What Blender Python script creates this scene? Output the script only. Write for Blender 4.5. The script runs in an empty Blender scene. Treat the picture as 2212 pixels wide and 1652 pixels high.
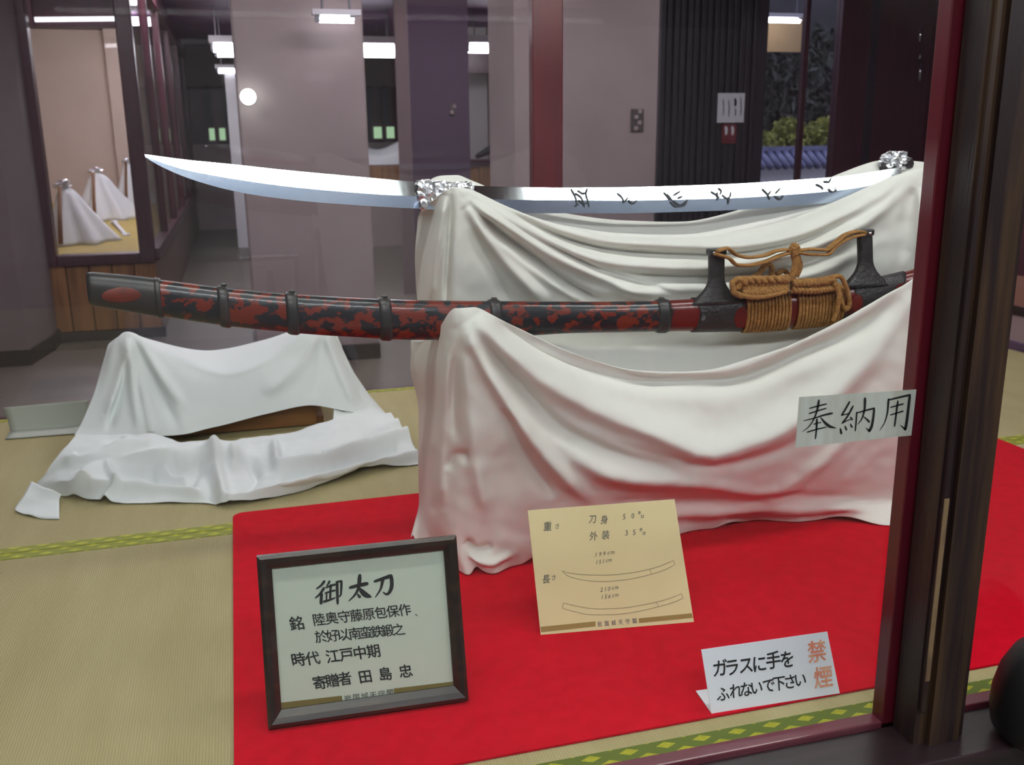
import bpy, bmesh, math, random
import numpy as np
from mathutils import Vector, Matrix, noise as mnoise
rnd = random.Random(7)
S = bpy.context.scene
COL = S.collection

# ------------------------------------------------------------------ camera
F, CX, CY = 2085.0, 1106.0, 826.0
YAW, PITCH, ROLL = math.radians(15.6), math.radians(14.5), math.radians(0.62)
fwd = np.array([math.sin(YAW)*math.cos(PITCH), math.cos(YAW)*math.cos(PITCH), -math.sin(PITCH)])
r0 = np.array([math.cos(YAW), -math.sin(YAW), 0.0])
u0 = np.cross(r0, fwd)
RIGHT = math.cos(ROLL)*r0 - math.sin(ROLL)*u0
UP = math.cos(ROLL)*u0 + math.sin(ROLL)*r0
CAM = np.array([0.0, 0.0, 1.0])
cd = bpy.data.cameras.new('camera')
cam = bpy.data.objects.new('camera', cd)
COL.objects.link(cam)
cd.sensor_width = 36.0
cd.lens = 36.0*F/2212.0
cd.clip_start = 0.05
cd.clip_end = 200
cd.dof.use_dof = True
cd.dof.focus_distance = 1.85
cd.dof.aperture_fstop = 7.0
M = Matrix(((RIGHT[0], UP[0], -fwd[0], CAM[0]), (RIGHT[1], UP[1], -fwd[1], CAM[1]),
            (RIGHT[2], UP[2], -fwd[2], CAM[2]), (0, 0, 0, 1)))
cam.matrix_world = M
S.camera = cam

# ------------------------------------------------------------------ world, exposure, light levels
S.view_settings.view_transform = 'Standard'
S.view_settings.look = 'None'
S.view_settings.exposure = 0.0
S.view_settings.gamma = 1.0
S.view_settings.use_curve_mapping = False
W = bpy.data.worlds.new('world')
S.world = W
W.use_nodes = True
W.node_tree.nodes['Background'].inputs[0].default_value = (0.62, 0.70, 0.85, 1)
W.node_tree.nodes['Background'].inputs[1].default_value = 3.0     # overcast evening sky
L_HEADER = 28.0      # tubes behind the header of the case
L_REAR = 24.0        # tubes over the back of the case
L_VISIT = 27.0       # added front fill, built as ceiling lamps over the visitors
L_FAR = 24.0         # corridor tubes far behind
L_HALL = 32.0         # added hall fill, built as wide ceiling lamps

# ------------------------------------------------------------------ helpers
def at(x, y, **k):
    """point where the sight line through photo position (x, y) meets a plane of the room"""
    d = fwd + RIGHT*(x-CX)/F - UP*(y-CY)/F
    if 'z' in k: t = (k['z']-CAM[2])/d[2]
    elif 'Y' in k: t = (k['Y']-CAM[1])/d[1]
    else: t = (k['X']-CAM[0])/d[0]
    return CAM + t*d
def on_plane(x, y, O, n):
    d = fwd + RIGHT*(x-CX)/F - UP*(y-CY)/F
    return CAM + d*(np.dot(O-CAM, n)/np.dot(d, n))
def proj(P):
    q = np.asarray(P, float) - CAM
    f = q@fwd
    return np.stack([CX+F*(q@RIGHT)/f, CY-F*(q@UP)/f], -1)

def lin(c):
    c = c/255.0
    return c/12.92 if c <= 0.04045 else ((c+0.055)/1.055)**2.4
def rgb(r, g, b): return (lin(r), lin(g), lin(b), 1.0)

def mat(name, c, rough=0.6, metal=0.0, c2=None, scale=8.0, stretch=(1, 1, 1), bump=0.0, bscale=60.0, bstretch=None,
        lo=0.35, hi=0.65, coat=0.0, spec=0.5, detail=4.0, sheen=0.0):
    m = bpy.data.materials.new(name); m.use_nodes = True
    nt = m.node_tree; b = nt.nodes['Principled BSDF']
    b.inputs['Roughness'].default_value = rough
    b.inputs['Metallic'].default_value = metal
    b.inputs['Base Color'].default_value = c
    b.inputs['Coat Weight'].default_value = coat
    b.inputs['Specular IOR Level'].default_value = spec
    if sheen: b.inputs['Sheen Weight'].default_value = sheen
    tc = nt.nodes.new('ShaderNodeTexCoord')
    if c2 is not None:
        mp = nt.nodes.new('ShaderNodeMapping'); mp.inputs['Scale'].default_value = stretch
        nz = nt.nodes.new('ShaderNodeTexNoise'); nz.inputs['Scale'].default_value = scale; nz.inputs['Detail'].default_value = detail
        cr = nt.nodes.new('ShaderNodeValToRGB')
        cr.color_ramp.elements[0].position = lo; cr.color_ramp.elements[0].color = c
        cr.color_ramp.elements[1].position = hi; cr.color_ramp.elements[1].color = c2
        nt.links.new(tc.outputs['Object'], mp.inputs['Vector'])
        nt.links.new(mp.outputs['Vector'], nz.inputs['Vector'])
        nt.links.new(nz.outputs['Fac'], cr.inputs['Fac'])
        nt.links.new(cr.outputs['Color'], b.inputs['Base Color'])
    if bump:
        mp2 = nt.nodes.new('ShaderNodeMapping'); mp2.inputs['Scale'].default_value = bstretch or stretch
        n2 = nt.nodes.new('ShaderNodeTexNoise'); n2.inputs['Scale'].default_value = bscale; n2.inputs['Detail'].default_value = 3
        bp = nt.nodes.new('ShaderNodeBump'); bp.inputs['Strength'].default_value = bump; bp.inputs['Distance'].default_value = 0.01
        nt.links.new(tc.outputs['Object'], mp2.inputs['Vector'])
        nt.links.new(mp2.outputs['Vector'], n2.inputs['Vector'])
        nt.links.new(n2.outputs['Fac'], bp.inputs['Height'])
        nt.links.new(bp.outputs['Normal'], b.inputs['Normal'])
    return m
def emis(name, c, s):
    m = bpy.data.materials.new(name); m.use_nodes = True
    nt = m.node_tree; nt.nodes.clear()
    e = nt.nodes.new('ShaderNodeEmission'); o = nt.nodes.new('ShaderNodeOutputMaterial')
    e.inputs[0].default_value = c; e.inputs[1].default_value = s
    nt.links.new(e.outputs[0], o.inputs[0]); return m
def glass(name, tint, refl=1.45):
    m = bpy.data.materials.new(name); m.use_nodes = True
    nt = m.node_tree; nt.nodes.clear()
    t = nt.nodes.new('ShaderNodeBsdfTransparent'); t.inputs[0].default_value = tint
    g = nt.nodes.new('ShaderNodeBsdfGlossy'); g.inputs['Roughness'].default_value = 0.0
    ge = nt.nodes.new('ShaderNodeNewGeometry'); dp = nt.nodes.new('ShaderNodeVectorMath'); dp.operation = 'DOT_PRODUCT'
    nt.links.new(ge.outputs['Normal'], dp.inputs[0]); nt.links.new(ge.outputs['Incoming'], dp.inputs[1])
    def mth(op, a, v):
        q = nt.nodes.new('ShaderNodeMath'); q.operation = op
        for i, w in enumerate((a, v)):
            if isinstance(w, (int, float)): q.inputs[i].default_value = w
            elif w is not None: nt.links.new(w, q.inputs[i])
        return q.outputs[0]
    r0_ = ((refl-1)/(refl+1))**2
    k = mth('POWER', mth('SUBTRACT', 1.0, mth('ABSOLUTE', dp.outputs['Value'], None)), 5.0)
    k = mth('ADD', mth('MULTIPLY', k, 1-r0_), r0_)                     # reflectance of a bare glass face
    x = nt.nodes.new('ShaderNodeMixShader'); o = nt.nodes.new('ShaderNodeOutputMaterial')
    nt.links.new(k, x.inputs[0]); nt.links.new(t.outputs[0], x.inputs[1]); nt.links.new(g.outputs[0], x.inputs[2])
    nt.links.new(x.outputs[0], o.inputs[0]); return m

def loc_of(o): return np.array(o.location) if o is not None else np.zeros(3)
def link(name, me, m, parent=None, smooth=False, label=None):
    if m is not None: me.materials.append(m)
    if smooth:
        for p in me.polygons: p.use_smooth = True
    o = bpy.data.objects.new(name, me); COL.objects.link(o)
    if parent is not None:
        o.parent = parent
        if parent.type == 'EMPTY': o.location = tuple(-np.array(parent.location))
    if label: o['label'] = label
    return o
def obj(name, V, Fc, m, parent=None, smooth=False, label=None):
    me = bpy.data.meshes.new(name)
    me.from_pydata([tuple(map(float, v)) for v in V], [], [tuple(map(int, f)) for f in Fc])
    bm = bmesh.new(); bm.from_mesh(me)
    bmesh.ops.recalc_face_normals(bm, faces=bm.faces)
    bm.to_mesh(me); bm.free()
    return link(name, me, m, parent, smooth, label)
def thing(name, label, cat, loc=(0, 0, 0), group=None, kind=None):
    o = bpy.data.objects.new(name, None); COL.objects.link(o); o.location = loc
    o.empty_display_size = 0.05
    o['label'] = label
    if cat: o['category'] = cat
    if group: o['group'] = group
    if kind: o['kind'] = kind
    return o
def struct(o, label=None):
    o['kind'] = 'structure'
    if label: o['label'] = label
    return o
def tag(o, label, cat, group=None):
    o['label'] = label; o['category'] = cat
    if group: o['group'] = group
    return o

class MB:
    def __init__(s): s.V = []; s.F = []
    def add(s, V, Fc):
        n = len(s.V); s.V += [tuple(map(float, v)) for v in V]; s.F += [tuple(int(i)+n for i in f) for f in Fc]; return s
    def box(s, x0, x1, y0, y1, z0, z1, b=0.0):
        if b <= 0:
            V = [(x, y, z) for z in (z0, z1) for y in (y0, y1) for x in (x0, x1)]
            return s.add(V, [(0, 2, 3, 1), (4, 5, 7, 6), (0, 1, 5, 4), (2, 6, 7, 3), (0, 4, 6, 2), (1, 3, 7, 5)])
        bm = bmesh.new(); bmesh.ops.create_cube(bm, size=1.0)
        for v in bm.verts: v.co = Vector(((x0+x1)/2+v.co.x*(x1-x0), (y0+y1)/2+v.co.y*(y1-y0), (z0+z1)/2+v.co.z*(z1-z0)))
        bmesh.ops.bevel(bm, geom=bm.edges[:], offset=b, segments=2, affect='EDGES', profile=0.5)
        bm.verts.index_update()
        s.add([v.co for v in bm.verts], [[v.index for v in f.verts] for f in bm.faces]); bm.free(); return s
    def tube(s, pts, r, n=10, cap=True, flat=None):
        """round tube along pts; r a number or a list; flat = (a, b) multiplies the two cross axes"""
        pts = [np.asarray(p, float) for p in pts]; k = len(pts)
        R = r if hasattr(r, '__len__') else [r]*k
        up = None; V = []; Fc = []
        for i, p in enumerate(pts):
            t = pts[min(i+1, k-1)]-pts[max(i-1, 0)]; t /= (np.linalg.norm(t)+1e-12)
            if up is None:
                up = np.array([0, 0, 1.0]) if abs(t[2]) < 0.9 else np.array([0, 1.0, 0])
            a = np.cross(t, up); a /= (np.linalg.norm(a)+1e-12); up = np.cross(a, t)
            fa, fb = flat or (1, 1)
            for j in range(n):
                q = 2*math.pi*j/n
                V.append(p+R[i]*(a*math.cos(q)*fa+up*math.sin(q)*fb))
        for i in range(k-1):
            for j in range(n):
                Fc.append((i*n+j, i*n+(j+1) % n, (i+1)*n+(j+1) % n, (i+1)*n+j))
        if cap: Fc += [tuple(range(n-1, -1, -1)), tuple(range((k-1)*n, k*n))]
        return s.add(V, Fc)
    def prism(s, poly, y0, y1):
        """poly of (x, z), extruded from y0 to y1"""
        n = len(poly); V = [(x, y0, z) for x, z in poly]+[(x, y1, z) for x, z in poly]
        return s.add(V, [tuple(range(n)), tuple(range(2*n-1, n-1, -1))]+[(i, (i+1) % n, n+(i+1) % n, n+i) for i in range(n)])
    def slab(s, P, d):
        """polygon P of 3-D points pushed by vector d"""
        P = [np.asarray(p, float) for p in P]; n = len(P); d = np.asarray(d, float)
        return s.add(P+[p+d for p in P], [tuple(range(n)), tuple(range(2*n-1, n-1, -1))]+[(i, (i+1) % n, n+(i+1) % n, n+i) for i in range(n)])
    def build(s, name, m, parent=None, smooth=False, label=None):
        return obj(name, s.V, s.F, m, parent, smooth, label)
def box(name, x0, x1, y0, y1, z0, z1, m, parent=None, b=0.0, label=None):
    return MB().box(x0, x1, y0, y1, z0, z1, b).build(name, m, parent, False, label)

def pchip(xk, yk, x):
    xk = np.asarray(xk, float); yk = np.asarray(yk, float); n = len(xk)
    h = np.diff(xk); d = np.diff(yk, axis=0)/h.reshape(-1, *([1]*(yk.ndim-1)))
    m = np.zeros_like(yk)
    for i in range(1, n-1):
        a, b = d[i-1], d[i]; ok = a*b > 0
        w1, w2 = 2*h[i]+h[i-1], h[i]+2*h[i-1]
        with np.errstate(divide='ignore', invalid='ignore'):
            v = (w1+w2)/(w1/a+w2/b)
        m[i] = np.where(ok, np.nan_to_num(v), 0)
    m[0] = d[0]; m[-1] = d[-1]
    i = np.clip(np.searchsorted(xk, x)-1, 0, n-2); t = ((x-xk[i])/h[i])
    sh = (-1,)+(1,)*(yk.ndim-1); t = t.reshape(sh); hh = h[i].reshape(sh)
    return ((2*t**3-3*t**2+1)*yk[i]+(t**3-2*t**2+t)*hh*m[i]+(-2*t**3+3*t**2)*yk[i+1]+(t**3-t**2)*hh*m[i+1])
def smooth_line(K, n):
    """Catmull-like resampling of key points K"""
    K = np.asarray(K, float); return pchip(np.arange(len(K)), K, np.linspace(0, len(K)-1, n))
def P3(r):
    """row key: (x, y, Y) sight line on a depth, ('z', x, y, z) on a height, ('w', X, Y, Z) metres"""
    if r[0] == 'z': return at(r[1], r[2], z=r[3])
    if r[0] == 'w': return np.array(r[1:], float)
    return at(r[0], r[1], Y=r[2])
def loft(rows, nu, nv):
    G = np.array([[P3(k) for k in r] for r in rows])              # rows x keys x 3
    A = np.stack([smooth_line(r, nu) for r in G])                 # rows x nu
    return pchip(np.arange(len(rows)), A, np.linspace(0, len(rows)-1, nv))   # nv x nu x 3
def seg_dist(Q, L):
    best = np.full(Q.shape[:-1], 1e9); prm = np.zeros(Q.shape[:-1])
    L = np.asarray(L, float); n = len(L)-1
    for i in range(n):
        a, b = L[i], L[i+1]; ab = b-a
        t = np.clip(((Q-a)@ab)/(ab@ab), 0, 1)
        dd = np.linalg.norm(Q-(a+t[..., None]*ab), axis=-1)
        w = dd < best; best = np.where(w, dd, best); prm = np.where(w, (i+t)/n, prm)
    return best, prm
def fold(G, lines, rows=None):
    """push the sheet G out along folds: (polyline as seen, half-width, depth in metres); depth < 0 is a crease"""
    nv, nu, _ = G.shape
    q = proj(G); off = np.zeros((nv, nu))
    for (L, w, dpt) in lines:
        d, t = seg_dist(q, smooth_line(L, 24))
        off += dpt*np.exp(-(d/w)**2)*np.clip(np.minimum(t*6, (1-t)*6), 0.15, 1)
    if rows is not None: off *= rows[:, None]
    toward = CAM-G; toward[..., 2] = 0; toward /= np.linalg.norm(toward, axis=-1, keepdims=True)
    return G+toward*off[..., None]
def sheet(name, G, m, parent=None, label=None, thick=0.0022, mask=None):
    nv, nu, _ = G.shape
    Fc = []
    for i in range(nv-1):
        for j in range(nu-1):
            if mask is None or mask[i, j]: Fc.append((i*nu+j, i*nu+j+1, (i+1)*nu+j+1, (i+1)*nu+j))
    o = obj(name, G.reshape(-1, 3), Fc, m, parent, True, label)
    if thick:
        md = o.modifiers.new('thickness', 'SOLIDIFY'); md.thickness = thick; md.offset = 0
    return o
def ripple(G, amp, sc, seed=0.0, axis=(0, 1, 0)):
    G = G.copy(); nv, nu, _ = G.shape; ax = np.array(axis, float)
    for i in range(nv):
        for j in range(nu):
            p = G[i, j]; G[i, j] = p+ax*amp*mnoise.noise(Vector((p[0]*sc+seed, p[1]*sc, p[2]*sc)))
    return G

# ------------------------------------------------------------------ writing
def ribbon(mb, pts, w0, w1=None, wm=None, n=14, O=None, nrm=None, lift=0.0006):
    """brush stroke on a plane: pts in photo positions, widths in the same unit (start, end, middle)"""
    w1 = w0 if w1 is None else w1; wm = (w0+w1)/2 if wm is None else wm
    K = smooth_line(np.array(pts, float), n)
    V = []
    for i in range(n):
        t = i/(n-1); w = (w0*(1-t)**2+2*(2*wm-0.5*(w0+w1))*t*(1-t)+w1*t*t)/2
        w = max(w, 0.3)
        d = K[min(i+1, n-1)]-K[max(i-1, 0)]; d = d/(np.linalg.norm(d)+1e-9); nn = np.array([-d[1], d[0]])
        if i == 0: c = K[i]-d*w*0.7; w2 = w*0.55
        elif i == n-1: c = K[i]+d*w*0.7; w2 = w*0.55
        else: c = K[i]; w2 = w
        for sgn in (-1, 1):
            q = c+nn*w2*sgn
            V.append(on_plane(q[0], q[1], O, nrm)+nrm*lift)
    mb.add(V, [(2*i, 2*i+1, 2*i+3, 2*i+2) for i in range(n-1)])
def char_mesh(ch, bold=0.0):
    cu = bpy.data.curves.new('glyph', 'FONT'); cu.body = ch; cu.size = 1.0; cu.offset = bold; cu.resolution_u = 2
    cu.fill_mode = 'FRONT'
    o = bpy.data.objects.new('glyph', cu); COL.objects.link(o)
    dg = bpy.context.evaluated_depsgraph_get(); dg.update()
    me = bpy.data.meshes.new_from_object(o.evaluated_get(dg))
    V = np.array([v.co[:2] for v in me.vertices]) if len(me.vertices) else np.zeros((0, 2))
    Fc = [tuple(p.vertices) for p in me.polygons]
    bpy.data.objects.remove(o); bpy.data.meshes.remove(me); bpy.data.curves.remove(cu)
    return V, Fc
def write(mb, text, p0, p1, size, O, ex, ez, nrm, bold=0.012, wx=1.0, shear=0.0, lift=0.0005, centre=True):
    """characters of text with centres spread from p0 to p1 (photo positions), drawn on the plane (O, ex, ez); size in photo units"""
    n = len(text)
    a = on_plane(p0[0], p0[1], O, nrm); b = on_plane(p1[0], p1[1], O, nrm)
    mid = ((p0[0]+p1[0])/2, (p0[1]+p1[1])/2)
    s = np.linalg.norm(on_plane(mid[0], mid[1]+size/2, O, nrm)-on_plane(mid[0], mid[1]-size/2, O, nrm))
    for i, ch in enumerate(text):
        if ch == ' ': continue
        c = a+(b-a)*(i/(n-1) if n > 1 else 0)
        V, Fc = char_mesh(ch)
        if not len(V): continue
        lo, hi = V.min(0), V.max(0); cen = (lo+hi)/2
        if ord(ch) > 0x2e00: cen = np.array([cen[0], 0.36])
        V = (V-cen)*s/0.92
        bo = bold*s*0.62
        for k_, (dx, dz) in enumerate(((0, 0), (bo, 0), (0, bo), (-bo, 0), (0, -bo))):
            mb.add([c+ex*(v[0]*wx+shear*v[1]+dx)+ez*(v[1]+dz)+nrm*(lift+k_*0.00001) for v in V], Fc)

# ------------------------------------------------------------------ materials
m_cloth = mat('cream_cotton', rgb(226, 225, 218), 0.9, c2=rgb(231, 230, 224), scale=3, bump=0.05, bscale=500, spec=0.2)
m_cloth2 = mat('white_cotton', rgb(232, 236, 236), 0.9, c2=rgb(226, 231, 232), scale=3, bump=0.05, bscale=500, spec=0.2)
m_carpet = mat('red_felt', rgb(206, 8, 36), 0.95, c2=rgb(196, 6, 32), scale=30, bump=0.15, bscale=700, spec=0.1)
m_steel = mat('polished_steel', rgb(226, 230, 236), 0.08, 1.0)
m_steel_lo = mat('satin_steel', rgb(176, 190, 212), 0.22, 1.0, c2=rgb(186, 198, 216), scale=4, stretch=(1, 1, 12))
m_engrave = mat('engraving_dark', rgb(52, 56, 62), 0.6)
m_foil = mat('crumpled_foil', rgb(240, 241, 246), 0.32, 1.0)
m_lacq = mat('worn_red_lacquer', rgb(32, 34, 40), 0.32, c2=rgb(114, 42, 28), scale=36, stretch=(1.0, 1.4, 1.5), lo=0.50, hi=0.54, detail=9, coat=0.3, bump=0.1, bscale=60)
m_lacq2 = mat('red_lacquer', rgb(100, 24, 22), 0.28, c2=rgb(40, 26, 28), scale=14, lo=0.60, hi=0.66, coat=0.3)
m_leather = mat('dark_leather', rgb(40, 36, 37), 0.42, c2=rgb(52, 48, 50), scale=20, bump=0.3, bscale=120)
m_chape = mat('dark_iron', rgb(52, 52, 54), 0.38, 0.2, c2=rgb(66, 60, 58), scale=20)
m_redinlay = mat('red_inlay', rgb(128, 48, 32), 0.45, c2=rgb(92, 38, 28), scale=40)
m_cord = mat('brown_cord', rgb(172, 124, 66), 0.85, c2=rgb(142, 98, 48), scale=90, bump=0.5, bscale=260)
m_tatami = None
m_wood_dark = mat('hazed_maroon_wood', rgb(82, 40, 52), 0.34, c2=rgb(64, 30, 42), scale=5, stretch=(8, 8, 0.6), bump=0.05, bscale=40)  # maroon wood, lifted so its colour carries the purple lens haze
m_red_frame = mat('red_lacquered_wood', rgb(98, 20, 34), 0.32, c2=rgb(84, 17, 30), scale=4, stretch=(8, 8, 0.5))
m_post = mat('worn_dark_wood', rgb(36, 22, 22), 0.45, c2=rgb(70, 50, 32), scale=4, stretch=(9, 9, 0.5), lo=0.48, hi=0.70, bump=0.15, bscale=40)
m_worn = mat('bare_worn_wood', rgb(128, 104, 74), 0.6, c2=rgb(74, 52, 40), scale=9, stretch=(6, 6, 1), lo=0.45, hi=0.7)
m_sill = mat('dark_sill_wood', rgb(52, 36, 40), 0.36, c2=rgb(38, 26, 28), scale=4, stretch=(0.6, 8, 8))
m_rail = mat('red_rail_sheen', rgb(116, 54, 66), 0.22, c2=rgb(98, 42, 54), scale=4, stretch=(0.6, 8, 8))  # red rail; the pink of reflected light is put into its colour
m_plaster = mat('hazed_plaster', rgb(152, 140, 138), 0.85, c2=rgb(144, 131, 130), scale=2.5, bump=0.05, bscale=90)  # grey plaster with a little mauve lens haze in its colour
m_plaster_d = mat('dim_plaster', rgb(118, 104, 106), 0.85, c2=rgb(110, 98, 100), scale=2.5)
m_base = mat('dark_baseboard', rgb(44, 40, 44), 0.5)
m_corr = mat('grey_corridor_floor', rgb(112, 106, 98), 0.42, c2=rgb(98, 94, 86), scale=40, bump=0.1, bscale=300)
m_ceil = mat('dark_ceiling', rgb(104, 66, 108), 0.6, c2=rgb(92, 56, 96), scale=2, stretch=(1, 6, 1))
m_board = mat('orange_wood_board', rgb(150, 104, 58), 0.5, c2=rgb(112, 72, 38), scale=4, stretch=(9, 9, 0.7), lo=0.4, hi=0.68)
m_beige = mat('beige_back_wall', rgb(212, 193, 182), 0.9, c2=rgb(205, 186, 175), scale=2)
m_black = mat('hazed_black_slat', rgb(44, 36, 48), 0.5)  # black raised towards violet, lens haze put into the colour
m_white = mat('white_card', rgb(232, 236, 244), 0.7)
m_paper = mat('pale_paper', rgb(214, 224, 208), 0.75, c2=rgb(208, 218, 202), scale=3)
m_yellow = mat('aged_yellow_paper', rgb(222, 208, 160), 0.8, c2=rgb(214, 198, 150), scale=4)
m_olive = mat('olive_print', rgb(128, 112, 52), 0.7)
m_ink = mat('black_ink', rgb(22, 24, 26), 0.6)
m_ink2 = mat('grey_ink', rgb(92, 92, 84), 0.7)
m_pencil = mat('pencil_line', rgb(136, 128, 98), 0.8)
m_orange = mat('faded_orange_ink', rgb(226, 132, 104), 0.7, c2=rgb(232, 182, 150), scale=40)
m_frame = mat('dark_brown_frame', rgb(34, 26, 24), 0.3, c2=rgb(62, 44, 32), scale=10, stretch=(1, 6, 6), lo=0.5, hi=0.75, coat=0.3)
m_box = mat('brown_stand_wood', rgb(134, 90, 44), 0.5, c2=rgb(110, 70, 32), scale=5, stretch=(0.5, 8, 8))
m_blackplastic = mat('black_rubber', rgb(14, 15, 17), 0.5)
m_metalgrey = mat('grey_metal', rgb(120, 120, 126), 0.4, 0.8)
m_house = mat('white_enamel', rgb(206, 206, 210), 0.4)
m_glass = glass('clear_glass', (0.97, 0.975, 0.97, 1), 1.45)
m_glass_b = glass('back_glass', (0.86, 0.84, 0.87, 1), 1.5)
m_sticker = mat('grey_green_paper', rgb(206, 210, 198), 0.8, c2=rgb(220, 226, 220), scale=16, stretch=(3, 1, 0.4))
_nt = m_sticker.node_tree; _b = _nt.nodes['Principled BSDF']; _t = _nt.nodes.new('ShaderNodeBsdfTranslucent'); _x = _nt.nodes.new('ShaderNodeMixShader')
_x.inputs[0].default_value = 0.5; _nt.links.new(_b.inputs['Base Color'].links[0].from_socket, _t.inputs[0])
_nt.links.new(_b.outputs[0], _x.inputs[1]); _nt.links.new(_t.outputs[0], _x.inputs[2]); _nt.links.new(_x.outputs[0], _nt.nodes['Material Output'].inputs[0])
m_tube_h = emis('tube_glow_header', (0.95, 1.0, 0.95, 1), L_HEADER)
m_tube_r = emis('tube_glow_rear', (0.95, 1.0, 0.95, 1), L_REAR)
m_fill_v = emis('visitor_fill_glow', (0.93, 0.97, 1.0, 1), L_VISIT)
m_tube_f = emis('tube_glow_far', (0.95, 0.97, 1.0, 1), L_FAR)
m_hall = emis('hall_fill_glow', (1.0, 0.95, 0.97, 1), L_HALL)

def tatami_material():
    m = mat('woven_rush', rgb(182, 170, 126), 0.7, c2=rgb(170, 157, 112), scale=3.0, stretch=(3, 0.6, 1), lo=0.3, hi=0.7, spec=0.25)
    nt = m.node_tree; b = nt.nodes['Principled BSDF']
    tc = nt.nodes.new('ShaderNodeTexCoord')
    w = nt.nodes.new('ShaderNodeTexWave'); w.wave_type = 'BANDS'; w.bands_direction = 'X'
    w.inputs['Scale'].default_value = 62; w.inputs['Distortion'].default_value = 1.6; w.inputs['Detail'].default_value = 2; w.inputs['Detail Scale'].default_value = 3
    mp = nt.nodes.new('ShaderNodeMapping'); mp.inputs['Scale'].default_value = (1, 0.15, 1)
    bp = nt.nodes.new('ShaderNodeBump'); bp.inputs['Strength'].default_value = 0.25; bp.inputs['Distance'].default_value = 0.002
    mx = nt.nodes.new('ShaderNodeMixRGB'); mx.blend_type = 'MULTIPLY'; mx.inputs[0].default_value = 0.16
    src = b.inputs['Base Color'].links[0].from_socket
    nt.links.new(tc.outputs['Object'], mp.inputs[0]); nt.links.new(mp.outputs[0], w.inputs['Vector'])
    nt.links.new(w.outputs['Fac'], bp.inputs['Height']); nt.links.new(bp.outputs[0], b.inputs['Normal'])
    nt.links.new(src, mx.inputs[1]); nt.links.new(w.outputs['Color'], mx.inputs[2]); nt.links.new(mx.outputs[0], b.inputs['Base Color'])
    return m
m_tatami = tatami_material()
def brocade(name, ca, cb):
    """green border cloth with yellow lozenges: |u|+|v| pattern over the strip"""
    m = mat(name, ca, 0.6)
    nt = m.node_tree; b = nt.nodes['Principled BSDF']
    tc = nt.nodes.new('ShaderNodeTexCoord'); sx = nt.nodes.new('ShaderNodeSeparateXYZ')
    nt.links.new(tc.outputs['Object'], sx.inputs[0])
    def mth(op, a, v=None):
        n = nt.nodes.new('ShaderNodeMath'); n.operation = op
        for i, q in enumerate((a, v)):
            if q is None: continue
            if isinstance(q, (int, float)): n.inputs[i].default_value = q
            else: nt.links.new(q, n.inputs[i])
        return n.outputs[0]
    v = mth('FLOOR', mth('MULTIPLY', sx.outputs[1], 52.0))
    u = mth('ADD', mth('MULTIPLY', sx.outputs[0], 15.0), mth('MULTIPLY', v, 0.42))
    fu = mth('ABSOLUTE', mth('SUBTRACT', mth('FRACT', u), 0.5))
    fv = mth('ABSOLUTE', mth('SUBTRACT', mth('FRACT', mth('MULTIPLY', sx.outputs[1], 52.0)), 0.5))
    d = mth('LESS_THAN', mth('ADD', fu, mth('MULTIPLY', fv, 0.60)), 0.27)
    nz = nt.nodes.new('ShaderNodeTexNoise'); nz.inputs['Scale'].default_value = 130
    nt.links.new(tc.outputs['Object'], nz.inputs['Vector'])
    k = mth('MULTIPLY', d, mth('ADD', mth('MULTIPLY', nz.outputs['Fac'], 0.8), 0.25))
    mx = nt.nodes.new('ShaderNodeMixRGB'); mx.inputs[1].default_value = ca; mx.inputs[2].default_value = cb
    nt.links.new(k, mx.inputs[0]); nt.links.new(mx.outputs[0], b.inputs['Base Color'])
    return m
m_border = brocade('green_brocade', rgb(92, 106, 30), rgb(188, 182, 36))
m_border2 = brocade('light_green_brocade', rgb(134, 140, 30), rgb(200, 194, 40))

# ================================================================== SETTING
FZ = -0.4                      # floor of the hall; the straw mats of the case lie at 0
fl = box('floor', -5, 9.5, -4.6, 16.2, FZ-0.05, FZ, m_corr); struct(fl, 'grey hall floor around the raised display case')
ce = MB().box(-5, 9.5, -4.6, 7.45, 2.3, 2.36).box(-5, 3.25, 7.45, 16.2, 2.3, 2.36).build('ceiling', m_ceil); struct(ce)
struct(box('wall_left', -5.1, -5, -4.6, 16.2, FZ, 2.3, m_plaster))
struct(box('wall_back', -5, 9.5, -4.7, -4.6, FZ, 2.3, m_house))
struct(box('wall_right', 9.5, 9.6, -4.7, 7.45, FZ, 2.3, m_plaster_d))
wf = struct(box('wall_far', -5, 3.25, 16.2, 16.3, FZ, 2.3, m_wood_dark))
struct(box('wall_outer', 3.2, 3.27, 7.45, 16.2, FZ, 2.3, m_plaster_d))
wq = struct(box('wall_entrance', 6.0, 9.5, 7.4, 7.5, FZ, 2.3, m_wood_dark))

# raised platform of the case
struct(box('trim_1', -1.5, 3.6, 1.17, 3.84, FZ, -0.06, m_board), 'wooden base under the glazed case')
# mats: parts of the raised mat floor
mf = thing('floor_mats', 'woven straw mats with green brocade edges covering the case platform', None, (1, 2.5, 0), kind='structure')
def mat_piece(x0, x1, y0, y1, edges):
    o = MB().box(x0, x1, y0, y1, -0.055, 0.0, 0.004).build('straw_mat', m_tatami, mf)
    for a, b, mm in edges:
        box('mat_border', x0+0.002, x1-0.002, a, b, -0.02, 0.0012, mm, o)
mat_piece(-1.45, 1.10, 1.275, 2.474, [(1.276, 1.311, m_border), (2.438, 2.473, m_border2)])
mat_piece(1.10, 3.42, 1.275, 2.474, [(1.276, 1.311, m_border), (2.438, 2.473, m_border2)])
mat_piece(-1.45, 1.15, 2.476, 3.78, [(2.477, 2.512, m_border2), (3.743, 3.779, m_border2)])
mat_piece(1.15, 3.42, 2.476, 3.78, [(2.477, 2.512, m_border2), (3.743, 3.779, m_border2)])

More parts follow.
